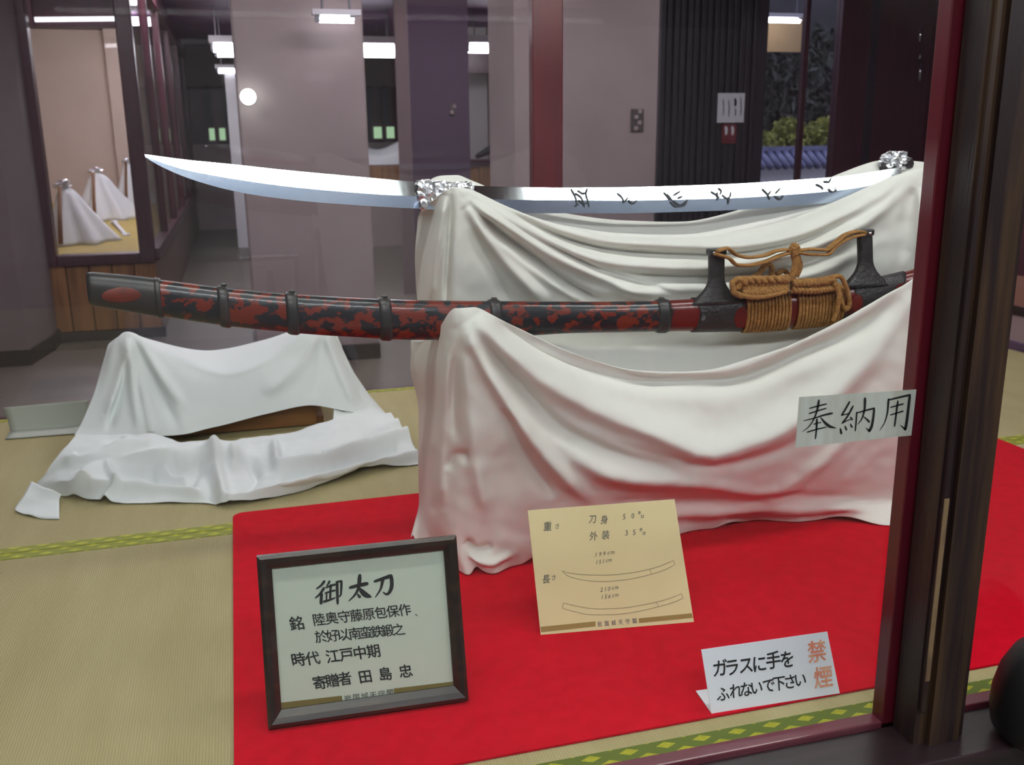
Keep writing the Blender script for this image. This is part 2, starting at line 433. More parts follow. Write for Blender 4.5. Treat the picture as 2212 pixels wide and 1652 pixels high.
# front glazing: worn post, rails, sill, two panes
w1 = thing('window_1', 'front glazing of the case with worn dark post and sill', None, (1.06, 1.2, 0), kind='structure')
pb = MB()
pb.prism([(1.024, -0.004), (1.122, -0.004), (1.122, 1.9), (1.024, 1.9)], 1.186, 1.238)
pb.prism([(1.048, -0.004), (1.106, -0.004), (1.106, 1.9), (1.048, 1.9)], 1.176, 1.19)
pb.build('post', m_post, w1, label='worn dark wooden post')
box('worn_bead', 1.027, 1.038, 1.178, 1.188, 0.06, 1.9, m_post, w1, 0.003)
box('worn_bead', 1.0275, 1.0365, 1.1765, 1.179, 0.12, 0.44, m_worn, w1, 0.0008, label='bare pale wood on the edge of the post')
box('inner_stile', 1.008, 1.112, 1.2455, 1.276, 0.0, 1.9, m_red_frame, w1, 0.002, label='dark red lacquered stile behind the glass')
MB().box(-1.45, 1.008, 1.2455, 1.2745, -0.03, 0.006, 0.003).build('bottom_rail', m_rail, w1, label='red rail with a painted pink sheen along the foot of the glass')
MB().box(1.112, 3.42, 1.2455, 1.2745, -0.03, 0.006, 0.003).build('bottom_rail', m_rail, w1)
box('sill', -1.5, 3.6, 1.135, 1.245, -0.06, -0.004, m_sill, w1, 0.004, label='dark wooden sill in front of the glass')
box('glass_pane', -1.45, 1.075, 1.239, 1.244, 0.0, 1.9, m_glass, w1)
box('glass_pane', 1.077, 3.42, 1.239, 1.244, 0.0, 1.9, m_glass, w1)
box('header', -1.5, 3.6, 1.16, 1.29, 1.78, 2.3, m_post, w1)
# back glazing
w2 = thing('window_2', 'back glazing of the case with a red lacquered mullion', None, (1.2, 3.82, 0), kind='structure')
box('mullion', 1.160, 1.286, 3.80, 3.86, -0.05, 2.0, m_red_frame, w2, 0.006, label='dark red lacquered mullion')
box('glass_pane', -1.45, 1.162, 3.822, 3.828, -0.05, 2.0, m_glass_b, w2)
box('glass_pane', 1.284, 3.45, 3.822, 3.828, -0.05, 2.0, m_glass_b, w2)
box('bottom_rail', -1.5, 3.6, 3.785, 3.86, -0.09, -0.012, m_wood_dark, w2)
# end wall of the case on the right
ew = thing('wall_case_end', 'panelled end wall of the case beyond the front post', None, (3.43, 2.5, 0), kind='structure')
box('baseboard', 3.42, 3.46, 1.28, 3.80, 0.0, 0.035, mat('violet_trim', rgb(84, 60, 90), 0.5), ew, 0.003)
box('panel', 3.44, 3.5, 1.28, 3.80, 0.03, 0.16, mat('mauve_panel', rgb(150, 126, 132), 0.8), ew)
box('rail', 3.43, 3.5, 1.28, 3.80, 0.16, 0.20, m_sill, ew)
box('panel', 3.44, 3.5, 1.28, 3.80, 0.20, 0.34, mat('brick_red_panel', rgb(140, 96, 88), 0.7), ew)
box('panel', 3.44, 3.5, 1.28, 3.80, 0.34, 1.95, m_wood_dark, ew)
# ceiling of the case
struct(box('ceiling_case', -1.5, 3.6, 1.29, 3.86, 2.0, 2.05, m_wood_dark), 'dark board over the case')

# pillars
def pillar(name, x0, x1, y0, y1, m, seam=None):
    r = thing(name, 'plastered hall pillar tinted mauve for lens haze, with dark foot', None, ((x0+x1)/2, (y0+y1)/2, FZ), kind='structure')
    MB().box(x0, x1, y0, y1, FZ, 2.3, 0.012).build('shaft', m, r, False)
    MB().box(x0-0.015, x1+0.015, y0-0.015, y1+0.015, FZ, FZ+0.10, 0.006).build('foot', m_base, r)
    return r
pillar('wall_pillar', at(528, 400, Y=6.1)[0], at(800, 400, Y=6.1)[0], 6.1, 6.75, m_plaster)
pillar('wall_pillar', at(1112, 300, Y=6.1)[0], at(1419, 300, Y=6.1)[0], 6.1, 6.75, m_plaster)
# left pillar with a chamfered corner
lp = thing('wall_pillar', 'grey plaster pillar with a chamfered corner at the left edge', None, (-1.5, 6.7, FZ), kind='structure')
def prism_xy(poly, z0, z1):
    mb = MB(); mb.slab([(x, y, z0) for x, y in poly], (0, 0, z1-z0)); return mb
xa = at(34, 560, Y=6.62)[0]; xb = at(92, 560, Y=7.1)[0]
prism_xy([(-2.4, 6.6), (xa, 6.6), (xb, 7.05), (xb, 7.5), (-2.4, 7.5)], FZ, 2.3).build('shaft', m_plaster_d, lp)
prism_xy([(-2.4, 6.58), (xa+0.012, 6.58), (xb+0.02, 7.04), (xb+0.02, 7.5), (-2.4, 7.5)], FZ, FZ+0.1).build('foot', m_base, lp)

# dim partition wall between the pillars, and its corner strip
xw0 = at(862, 200, Y=8.6)[0]; xw1 = at(1013, 200, Y=8.6)[0]
wp = thing('wall_partition', 'dim plaster partition between the two hall pillars', None, (xw0, 8.6, FZ), kind='structure')
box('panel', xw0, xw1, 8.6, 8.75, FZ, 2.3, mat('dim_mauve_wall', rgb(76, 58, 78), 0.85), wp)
box('corner_strip', xw0-0.02, xw0+0.09, 8.57, 8.62, FZ, 2.3, m_plaster_d, wp)

# far end of the corridor: lattice, small green-lit windows, white dado
fe = thing('window_3', 'dark lattice end wall with two pairs of small green windows', None, (0, 15.9, FZ), kind='structure')
m_green = emis('daylit_leaves', (0.45, 0.72, 0.42, 1), 1.1)
for (a, b) in ((452, 464), (474, 487), (808, 825), (836, 852)):
    x0 = at(a, 290, Y=15.8)[0]; x1 = at(b, 290, Y=15.8)[0]; z0 = at(460, 303, Y=15.8)[2]; z1 = at(460, 277, Y=15.8)[2]
    p = box('pane', x0, x1, 15.80, 15.83, z0, z1, m_green, fe, label='small pane with green daylight')
    box('pane_frame', x0-0.03, x1+0.03, 15.83, 15.86, z0-0.03, z1+0.03, m_wood_dark, p)
zt = at(460, 312, Y=15.7)[2]
box('dado', at(380, 300, Y=15.7)[0], at(900, 300, Y=15.7)[0], 15.7, 15.8, FZ, zt, m_plaster, fe, label='pale dado under the windows')
for i in range(14):
    x = at(440, 200, Y=15.9)[0]+i*0.27
    box('lattice_bar', x, x+0.09, 15.86, 15.95, zt, 1.75, m_black, fe)
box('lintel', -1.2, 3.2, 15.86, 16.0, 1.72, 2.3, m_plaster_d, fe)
# white narrow pier beside the left edge of the middle pillar
struct(box('trim_2', at(488, 200, Y=13)[0], at(512, 200, Y=13)[0], 13.0, 13.1, FZ, at(490, 160, Y=13)[2], m_house), 'narrow white pier beside the middle pillar')

# ------------------------------------------------------------------ shutters, glazed door, dark door on the right
sh = thing('window_4', 'black vertical slat shutter beside the glazed door', None, (3.7, 7.3, FZ), kind='structure')
xs0 = at(1421, 240, Y=7.3)[0]; xs1 = at(1632, 240, Y=7.3)[0]
box('shutter_back', xs0, xs1, 7.36, 7.39, FZ, 2.3, mat('shutter_shadow', rgb(22, 20, 28), 0.7), sh)
ns = 15
slat = None
for i in range(ns):
    x0 = xs0+(xs1-xs0)*i/ns
    o = MB().box(x0+0.006, x0+(xs1-xs0)/ns-0.008, 7.29+0.012*(i % 2), 7.37, FZ, 2.3, 0.006).build('slat', m_black, sh)
d1 = thing('door_1', 'glazed door looking out to the garden wall', None, (4.5, 7.3, FZ), kind='structure')
xk0 = xs1; xk1 = at(1806, 240, Y=7.3)[0]; xk2 = at(2060, 240, Y=7.3)[0]
box('jamb', xk0-0.02, xk0+0.06, 7.27, 7.36, FZ, 2.3, m_black, d1)
box('jamb', xk1-0.02, xk1+0.10, 7.27, 7.36, FZ, 2.3, m_wood_dark, d1)
box('glass_pane', xk0+0.06, xk1-0.02, 7.31, 7.318, FZ, 2.3, m_glass_b, d1)
box('meeting_stile', at(1728, 240, Y=7.3)[0], at(1737, 240, Y=7.3)[0], 7.29, 7.34, FZ, 2.3, m_wood_dark, d1)
d2 = thing('door_2', 'dark wooden door with upright pull handle beside the front post', None, (5.4, 7.3, FZ), kind='structure')
box('leaf', xk1+0.10, 6.1, 7.30, 7.36, FZ, 2.3, m_wood_dark, d2)
box('stile', at(1870, 240, Y=7.28)[0], at(1884, 240, Y=7.28)[0], 7.27, 7.31, FZ, 2.3, m_black, d2)
for (ya, yb) in ((60, 90), (112, 128), (135, 175)):
    p0 = at(1990, ya, Y=7.22); p1 = at(1986, yb, Y=7.22)
    MB().tube([p0, p1], 0.012, 8).build('handle', m_steel, d2, True, 'bright metal pull')
# the garden outside
gw = thing('wall_garden', 'white garden wall with a blue tiled coping outside the glazed door', None, (5.5, 12, FZ), kind='structure')
zc0 = at(1700, 362, Y=12)[2]; zc1 = at(1700, 326, Y=12)[2]
box('wall_face', 3.3, 11.5, 12.0, 12.2, FZ-0.6, zc0, m_house, gw)
m_tile = mat('blue_roof_tile', rgb(106, 108, 140), 0.35, c2=rgb(84, 86, 118), scale=6)
MB().prism([(3.3, zc1), (11.5, zc1), (11.5, zc1+0.06), (3.3, zc1+0.06)], 12.04, 12.18).build('ridge_tile', m_tile, gw)
for i in range(34):
    x = at(1625, 340, Y=12)[0]-0.2+i*0.12
    MB().tube([(x, 11.78, zc0+0.02), (x, 12.1, zc1)], 0.05, 8).build('tile', m_tile, gw, True)
eave = thing('trim_3', 'lit beige soffit panels outside the glazed door', None, (5, 9, 2), kind='structure')
m_soff = mat('beige_soffit', rgb(196, 168, 122), 0.8)
box('panel', at(1646, 70, Y=8.6)[0], at(1732, 70, Y=8.6)[0], 8.6, 8.65, at(1700, 112, Y=8.6)[2], at(1700, 38, Y=8.6)[2], m_soff, eave)

def leafy(name, label, c, r, n, m, grp, trunk=None):
    """bush or tree crown: a lumpy body with many small leaf blades on it"""
    t = thing(name, label, 'bush' if trunk is None else 'tree', (c[0], c[1], FZ-0.6), grp)
    V = []; Fc = []
    for i in range(n):
        u = rnd.uniform(-1, 1); q = rnd.uniform(0, 2*math.pi); s = math.sqrt(1-u*u); k = rnd.uniform(0.55, 1.0)*(1+0.25*mnoise.noise(Vector((3*s*math.cos(q)+c[0], 3*s*math.sin(q), 3*u))))
        p = np.array([c[0]+r[0]*k*s*math.cos(q), c[1]+r[1]*k*s*math.sin(q), c[2]+r[2]*k*u])
        a = np.array([rnd.gauss(0, 1), rnd.gauss(0, 1), rnd.gauss(0, 1)]); a /= np.linalg.norm(a)
        b = np.cross(a, [rnd.gauss(0, 1), rnd.gauss(0, 1), rnd.gauss(0, 1)]); b /= np.linalg.norm(b)
        L = rnd.uniform(0.025, 0.06)*(2.4 if trunk else 1)
        k0 = len(V); V += [p-a*L, p+b*L*0.35, p+a*L, p-b*L*0.35]; Fc.append((k0, k0+1, k0+2, k0+3))
    o = obj('foliage', V, Fc, m, t); o['kind'] = 'stuff'
    MB().tube([(c[0], c[1], FZ-0.6), (c[0]+0.05, c[1], c[2]*0.5-0.2), (c[0], c[1], c[2]+0.1)], [0.1 if trunk else 0.05, 0.08 if trunk else 0.04, 0.03], 8).build('trunk', m_post, t, True)
m_leafy = mat('yellow_green_leaf', rgb(150, 150, 66), 0.7, c2=rgb(104, 112, 50), scale=9)
m_leafd = mat('dark_leaf', rgb(58, 62, 52), 0.8, c2=rgb(46, 46, 48), scale=4)
for (px, py, rx, rz, lab) in ((1640, 318, .22, .24, 'small yellow-green bush at the left behind the garden wall'),
                              (1702, 305, .27, .34, 'largest rounded yellow-green bush over the blue coping'),
                              (1785, 305, .4, .34, 'yellow-green bush at the right end of the garden wall')):
    p = at(px, py, Y=13.0); leafy('garden_bush', lab, p, (rx, 0.35, rz), 2800, m_leafy, 'bushes behind the garden wall')
for (px, py, lab) in ((1660, 190, 'dark tree seen left of the stile in the glazed door'), (1780, 180, 'dark tree seen right of the stile in the glazed door')):
    p = at(px, py, Y=15.2 if px < 1700 else 17.6); leafy('garden_tree', lab, p, (0.85, 0.7, 1.1), 2200, m_leafd, 'dark garden trees', True)
struct(box('floor_ground', 3.3, 16, 7.5, 26, FZ-0.65, FZ-0.6, mat('garden_soil', rgb(86, 80, 66), 0.9)), 'garden ground outside')
struct(box('wall_hedge', 2.5, 18, 20, 21, FZ-0.6, 7.0, mat('distant_dark_hedge', rgb(60, 58, 62), 0.9, c2=rgb(44, 44, 44), scale=1.3)), 'dark hedge closing the garden')

# ------------------------------------------------------------------ lamps
def strip_lamp(label, x0, x1, y, z, r, m, grp=None, horiz=True, housing=True):
    t = thing('fluorescent_lamp', label, 'lamp', ((x0+x1)/2, y, z+r), grp)
    MB().tube([(x0, y, z), (x1, y, z)], r, 12).build('tube', m, t, True)
    if housing:
        MB().box(x0-0.04, x1+0.04, y-r*1.6, y+r*1.6, z+r*1.05, min(z+r*2.6, 2.0) if y < 3.8 else z+r*2.6, r*0.1).build('housing', m_house, t)
        zt_ = 2.0 if y < 3.8 else 2.3
        for x in (x0+0.1*(x1-x0), x1-0.1*(x1-x0)):
            if z < zt_-0.09: MB().tube([(x, y, z+r*2.5), (x, y, zt_)], 0.008, 6).build('hanger', m_metalgrey, t)
        for x in (x0, x1): box('end_cap', x-0.025, x+0.004, y-r*0.9, y+r*0.9, z-r*0.8, z+r*1.3, m_metalgrey, t)
    return t
strip_lamp('left tube lamp under the case ceiling close behind the front glass', -0.62, 0.64, 1.42, 1.93, 0.045, m_tube_h, 'tubes inside the front of the case')
strip_lamp('right tube lamp under the case ceiling close behind the front glass', 1.10, 2.36, 1.42, 1.93, 0.045, m_tube_h, 'tubes inside the front of the case')
strip_lamp('long tube lamp under the case ceiling near the back glass', -1.2, 3.2, 3.2, 1.93, 0.02, m_tube_r)
def panel_lamp(label, x0, x1, y0, y1, z0, z1, m, grp):
    t = thing('fill_lamp', label, 'lamp', ((x0+x1)/2, (y0+y1)/2, z1), grp)
    MB().box(x0, x1, y0, y1, z0, z1, 0.01).build('diffuser', m, t)
    MB().box(x0-0.03, x1+0.03, y0-0.03, y1+0.03, z1, 2.3, 0.004).build('housing', m_house, t)
panel_lamp('left boxed fill lamp added over the visitors', -1.4, 1.10, -0.85, -0.55, 2.23, 2.27, m_fill_v, 'added fill lamps over the visitors')
panel_lamp('right boxed fill lamp added over the visitors', 1.92, 4.0, -0.85, -0.55, 2.23, 2.27, m_fill_v, 'added fill lamps over the visitors')  # added out of view to light cloth and blade from the front
for i, (x, y, lab) in enumerate(((-1.0, 4.9, 'left wide fill lamp added between case and pillars'), (1.2, 4.9, 'middle wide fill lamp added between case and pillars'), (3.6, 4.9, 'right wide fill lamp added between case and shutter'),
                               (-0.1, 9.5, 'wide fill lamp added in the corridor behind the pillars'), (1.8, 7.4, 'wide fill lamp added before the dim partition'))):
    panel_lamp(lab, x-0.5, x+0.5, y-0.15, y+0.15, 2.24, 2.28, m_hall, 'wide fill lamps added in the hall')  # added to brighten the hall, the pillars and the partition
def px_lamp(label, xa, xb, yc, Y, hpx, grp=None):
    a = at(xa, yc, Y=Y); b = at(xb, yc, Y=Y); r = hpx/2/F*Y
    return strip_lamp(label, a[0], b[0], Y, a[2], r, m_tube_f, grp)
G_ = 'bright corridor tubes behind the pillars'
px_lamp('bright upper tube left of the middle pillar', 461, 530, 103, 11.0, 17, G_)
px_lamp('bright lower tube left of the middle pillar', 470, 540, 118, 11.6, 9, G_)
px_lamp('faint low tube farthest down the left corridor', 472, 540, 153, 13.0, 9, G_)
px_lamp('bright upper tube right of the middle pillar', 700, 856, 104, 11.0, 18, G_)
px_lamp('bright lower tube right of the middle pillar', 700, 852, 118, 11.6, 9, G_)
px_lamp('bright tube above the pale lit niche', 1012, 1140, 104, 11.0, 19, G_)
px_lamp('thin bright tube outside the glazed door', 1652, 1728, 43, 8.3, 11)
px_lamp('short tube added for a blurred reflection in front of the middle pillar', 690, 764, 41, 5.9, 14)  # added tube stands for a lamp's reflection in the glass
# glowing ball built for a round white glow on the middle pillar
p = at(536, 209, Y=6.03)
t = thing('glow_ball', 'small round white glowing ball on the middle pillar', 'lamp', (p[0], 6.1, p[2]))
bm = bmesh.new(); bmesh.ops.create_uvsphere(bm, u_segments=20, v_segments=12, radius=0.045)
for v in bm.verts: v.co += Vector((p[0], 6.035, p[2]))
me = bpy.data.meshes.new('ball'); bm.to_mesh(me); bm.free(); link('ball', me, emis('ball_glow', (0.9, 1.0, 0.92, 1), 14), t, True)
MB().tube([(p[0], 6.06, p[2]), (p[0], 6.098, p[2])], 0.035, 16).build('socket', m_metalgrey, t, True)

# ------------------------------------------------------------------ left display case in the background
LC = thing('display_case', 'built-in glazed case with maroon frame and wooden boards by the left pillar', 'display case', (-1.0, 7.4, FZ))
YF = 7.32
xo0 = at(40, 290, Y=YF)[0]; xi0 = at(90, 290, Y=YF)[0]; xi1 = at(275, 290, Y=YF)[0]; xo1 = at(309, 290, Y=YF)[0]
zb1 = at(200, 548, Y=YF)[2]; zb0 = at(200, 572, Y=YF)[2]; ztop = at(170, 52, Y=YF)[2]
box('frame_stile', xo0, xi0, YF-0.05, YF+0.07, zb0, 2.29, m_wood_dark, LC, 0.008)
box('frame_stile', xi1, xo1, YF-0.05, YF+0.07, zb0, 2.29, m_wood_dark, LC, 0.008)
box('bottom_rail', xi0, xi1, YF-0.05, YF+0.07, zb0, zb1, m_wood_dark, LC, 0.008)
box('valance', xi0, xi1, YF+0.2, YF+0.26, ztop, 2.29, m_wood_dark, LC)
nb = 5
for i in range(nb):
    x0 = xo0+0.04+(xo1-xo0-0.04)*i/nb; x1 = xo0+0.04+(xo1-xo0-0.04)*(i+1)/nb
    box('board', x0+0.004, x1-0.004, YF-0.03+0.004*(i % 2), YF+0.02, FZ+0.07, zb0, m_board, LC, 0.004)
box('plinth', xo0, xo1+0.02, YF-0.05, YF+0.05, FZ, FZ+0.07, m_base, LC)
box('shelf_floor', xo0-1.6, xo1-0.03, YF+0.07, 13.6, zb1-0.10, zb1-0.02, mat('straw_gold', rgb(190, 168, 92), 0.8, c2=rgb(176, 154, 80), scale=6), LC, label='straw coloured case floor')
box('pilaster', at(243, 250, Y=13.5)[0], xo1-0.03, 13.45, 13.6, zb1-0.1, 2.29, m_beige, LC)
box('back_panel', xo0-1.6, xo1-0.03, 13.6, 13.65, zb1-0.1, 2.29, m_beige, LC, label='beige back wall')
box('glass_pane', xi0, xi1, YF, YF+0.006, zb1, 2.29, m_glass, LC)
tb = MB().tube([(xi0+0.02, YF+0.17, at(170, 44, Y=YF+0.17)[2]), (xi1-0.02, YF+0.17, at(170, 39, Y=YF+0.17)[2])], 0.016, 10).build('tube', emis('case_tube_glow', (0.95, 0.97, 1, 1), 3.0), LC, True, 'slim white tube under the valance')
m_cg = emis('case_fill_glow', (0.98, 0.97, 1.0, 1), 88)
for yy in (8.2, 10.0, 11.8): MB().box(xi0, xi1, yy, yy+0.12, 2.18, 2.26, 0.01).build('fill_tube', m_cg, LC)  # hidden tubes added to brighten the case interior
box('inner_wall', xo0-1.65, xo0-1.6, YF+0.07, 13.6, zb1-0.1, 2.29, m_beige, LC)
# long glazed side running down the corridor
SX = xo1
ym = [at(px, 300, X=SX)[1] for px in (340, 363, 383, 399, 412, 423)]
for i, y in enumerate(ym):
    box('side_mullion', SX-0.05, SX+0.015, y-0.05-0.02*i, y+0.05+0.02*i, zb1-0.02, 2.29, m_wood_dark, LC, 0.01)
box('side_rail', SX-0.05, SX+0.03, YF, 15.6, zb1-0.06, zb1+0.02, m_wood_dark, LC)
box('side_top_rail', SX-0.05, SX+0.03, YF, 15.6, 2.12, 2.29, m_wood_dark, LC)
box('side_dado', SX-0.03, SX+0.0, YF, 15.6, FZ, zb1-0.06, mat('brown_side_dado', rgb(104, 82, 70), 0.5), LC)
box('side_glass', SX-0.02, SX-0.014, YF+0.1, 15.6, zb1, 2.15, m_glass, LC)

def draped_stand(label, px, ybase, pxtop, ytop, wl, wr, zf, mcl):
    """white cloth pulled over a short upright with a foil cap, seen end-on"""
    b = at(px, ybase, z=zf); Y = b[1]; tp = at(pxtop, ytop, Y=Y)
    t = thing('draped_stand', label, 'draped stand', (b[0], Y, zf), 'draped stands in the left case')
    s = Y/F; rows = []; nu = 48
    for k in range(15):
        v = k/14.0; R = []
        for j in range(nu):
            q = 2*math.pi*j/nu; ca, sa = math.cos(q), math.sin(q)
            w = (wr if ca > 0 else wl)*s*(0.24+0.76*v**1.15)*(min(1, v*9)**0.5 if v < 0.12 else 1); d = 0.34*(0.25+0.75*v)
            f = 1+0.16*min(1, v*2)*math.sin(q*7+px)+0.07*v*math.sin(q*13+2)
            cx = tp[0]*(1-v)+b[0]*v
            R.append((cx+w*ca*f, Y+d*sa*f, tp[2]+(zf+0.004-tp[2])*(v**0.9)))
        rows.append(R+[R[0]])
    sheet('cloth', np.array(rows), mcl, t)
    bm = bmesh.new(); bmesh.ops.create_icosphere(bm, subdivisions=3, radius=1)
    for v in bm.verts:
        k = 1+0.6*mnoise.noise(v.co*2.2+Vector((px*0.1, 0, 0)))+0.3*mnoise.cell(v.co*2.3); v.co = Vector((tp[0]+v.co.x*0.055*k+0.02*v.co.z, Y-0.05+v.co.y*0.05*k, tp[2]+0.008+v.co.z*0.032*k))
    me = bpy.data.meshes.new('foil_cap'); bm.to_mesh(me); bm.free(); link('foil_cap', me, m_foil, t)
    MB().tube([(tp[0]-0.012, Y-0.12, tp[2]-0.01), (tp[0]*.5+b[0]*.5-0.03, Y-0.30, (tp[2]+zf)/2), (b[0]-0.05, Y-0.41, zf+0.03)], [0.014, 0.016, 0.018], 8).build('cord', m_box, t, True, 'brown strip down the front')
    return t
zf = zb1-0.02
draped_stand('nearest white draped stand in the left case with brown strip', 165, 522, 138, 400, 52, 70, zf, m_cloth2)
draped_stand('middle white draped stand in the left case, tallest cone', 228, 472, 208, 370, 54, 64, zf, m_cloth2)
draped_stand('farthest white draped stand half hidden by the case frame', 290, 440, 276, 348, 36, 40, zf, m_cloth2)
a = at(247, 480, z=zf+0.02); b = at(272, 508, z=zf+0.005)
t = thing('support_rod', 'short white rod lying on the straw floor of the left case', 'rod', tuple(b))
MB().tube([a, b], 0.018, 8).build('rod', m_white, t, True)
for q in (a, b): MB().tube([q-np.array([0.03, 0, 0]), q+np.array([0.03, 0, 0])], 0.02, 8).build('end_knob', m_white, t, True)

# far niche with pale back and wooden dado, right of the partition
nc = thing('display_niche', 'pale lit display niche with wooden dado beyond the partition', 'display niche', (2.6, 11.9, FZ))
YN = 11.9
nx0 = at(1000, 200, Y=YN)[0]; nx1 = at(1120, 200, Y=YN)[0]
box('back_panel', nx0, nx1, YN+0.6, YN+0.65, FZ, 2.29, mat('pale_niche', rgb(176, 172, 172), 0.9), nc)
box('header', nx0, nx1, YN, YN+0.1, at(1060, 158, Y=YN)[2], at(1060, 112, Y=YN)[2], m_wood_dark, nc)
box('shelf', nx0, nx1, YN-0.05, YN+0.6, at(1060, 350, Y=YN)[2]-0.05, at(1060, 345, Y=YN)[2], m_wood_dark, nc)
for i in range(4):
    xx = nx0+(nx1-nx0)*i/4
    box('board', xx+0.005, xx+(nx1-nx0)/4-0.005, YN-0.03, YN, FZ, at(1060, 350, Y=YN)[2]-0.05, m_board, nc)
box('stile', at(1103, 200, Y=YN)[0], at(1112, 200, Y=YN)[0], YN-0.06, YN+0.02, FZ, 2.29, m_black, nc)
MB().tube([at(1030, 338, Y=YN+0.2), at(1060, 322, Y=YN+0.3), at(1095, 336, Y=YN+0.2)], [0.03, 0.06, 0.03], 10).build('dark_bolster', m_black, nc, True)
# far case between middle pillar and partition: white draped shelf over wooden dado
fc = thing('display_shelf', 'far shelf with white cloth and wooden dado between pillar and partition', 'display shelf', (1.5, 12.5, FZ))
YS = 12.5
fx0 = at(770, 300, Y=YS)[0]; fx1 = at(874, 300, Y=YS)[0]
sh0 = at(830, 356, Y=YS)[2]
G = loft([[('w', fx0, YS+0.3, at(830, 300, Y=YS+.3)[2]), ('w', (fx0+fx1)/2, YS+0.35, at(830, 322, Y=YS+.3)[2]), ('w', fx1, YS+0.3, at(830, 303, Y=YS+.3)[2])],
          [('w', fx0, YS, at(830, 330, Y=YS)[2]), ('w', (fx0+fx1)/2, YS+0.02, at(830, 340, Y=YS)[2]), ('w', fx1, YS, at(830, 330, Y=YS)[2])],
          [('w', fx0, YS-0.02, sh0), ('w', (fx0+fx1)/2, YS-0.03, sh0), ('w', fx1, YS-0.02, sh0)]], 24, 14)
sheet('cloth', G, m_cloth2, fc)
for i in range(4):
    xx = fx0+(fx1-fx0)*i/4
    box('board', xx+0.005, xx+(fx1-fx0)/4-0.005, YS-0.02, YS+0.02, at(830, 440, Y=YS)[2], sh0, m_board, fc)
box('foot_panel', fx0, fx1, YS-0.01, YS+0.02, FZ, at(830, 440, Y=YS)[2], m_plaster, fc, label='pale foot panel')

# switch plate and socket
def plate(name, label, cx, cy, wpx, hpx, Y, dots):
    a = at(cx-wpx/2, cy, Y=Y); b = at(cx+wpx/2, cy, Y=Y); z0 = at(cx, cy+hpx/2, Y=Y)[2]; z1 = at(cx, cy-hpx/2, Y=Y)[2]
    t = thing(name, label, 'switch', ((a[0]+b[0])/2, Y, z0))
    MB().box(a[0], b[0], Y-0.012, Y, z0, z1, 0.003).build('plate', mat(name+'_plate', rgb(74, 66, 68), 0.5), t)
    for k in range(dots):
        z = z0+(z1-z0)*(k+0.5)/dots; x = (a[0]+b[0])/2+(0.012 if k % 2 else -0.012)
        MB().box(x-0.014, x+0.014, Y-0.02, Y-0.012, z-0.014, z+0.014, 0.003).build('rocker', m_plaster, t)
plate('switch_plate', 'dark switch plate with pale rockers on the pillar beside the shutter', 1376, 259, 26, 48, 6.1, 4)
plate('wall_socket', 'small dark socket on the dim partition', 978, 236, 15, 26, 8.6, 2)
# signs on the shutter
def flat_sign(name, label, px0, py0, px1, py1, Y, m):
    a = at(px0, py1, Y=Y); b = at(px1, py0, Y=Y)
    t = thing(name, label, 'sign', ((a[0]+b[0])/2, Y, a[2]))
    MB().box(a[0], b[0], Y-0.004, Y, a[2], b[2]).build('board', m, t)
    return t
EX = np.array([1.0, 0, 0]); EZ = np.array([0, 0, 1.0]); NY = np.array([0, -1.0, 0])
t = flat_sign('notice_sign', 'white notice with upright writing on the black shutter', 1548, 201, 1609, 265, 7.28, m_white)
mb = MB(); O = np.array([0, 7.2755, 0])
for (x, ya, yb, w) in ((1562, 214, 250, 2), (1574, 216, 252, 2), (1588, 214, 228, 5), (1600, 210, 250, 2), (1588, 234, 250, 2)):
    ribbon(mb, [(x, ya), (x+1, (ya+yb)/2), (x, yb)], w, O=O, nrm=NY, n=6)
mb.build('lettering', m_ink, t)
t = flat_sign('red_sign', 'small dark red sign with two white marks under the white notice', 1558, 268, 1591, 310, 7.28, mat('sign_red', rgb(122, 30, 44), 0.6))
mb = MB()
for x in (1568, 1582): ribbon(mb, [(x, 275), (x+1, 282), (x, 290)], 7, 5, O=O, nrm=NY, n=6)
mb.build('lettering', m_white, t)

# ================================================================== THE MAIN EXHIBIT
# red felt carpet with softly rounded corners
def rounded(x0, x1, y0, y1, r, n=6):
    P = []
    for cx, cy, a0 in ((x1-r, y1-r, 0), (x0+r, y1-r, 90), (x0+r, y0+r, 180), (x1-r, y0+r, 270)):
        for k in range(n+1):
            q = math.radians(a0+90*k/n); P.append((cx+r*math.cos(q), cy+r*math.sin(q)))
    return P
mb = MB(); mb.slab([(x, y, 0.0014) for x, y in rounded(-0.075, 2.362, 1.345, 2.572, 0.03)], (0, 0, 0.004))
cp = mb.build('felt_carpet', m_carpet); tag(cp, 'bright red felt carpet spread under the sword stand', 'carpet')
CZ = 0.0060

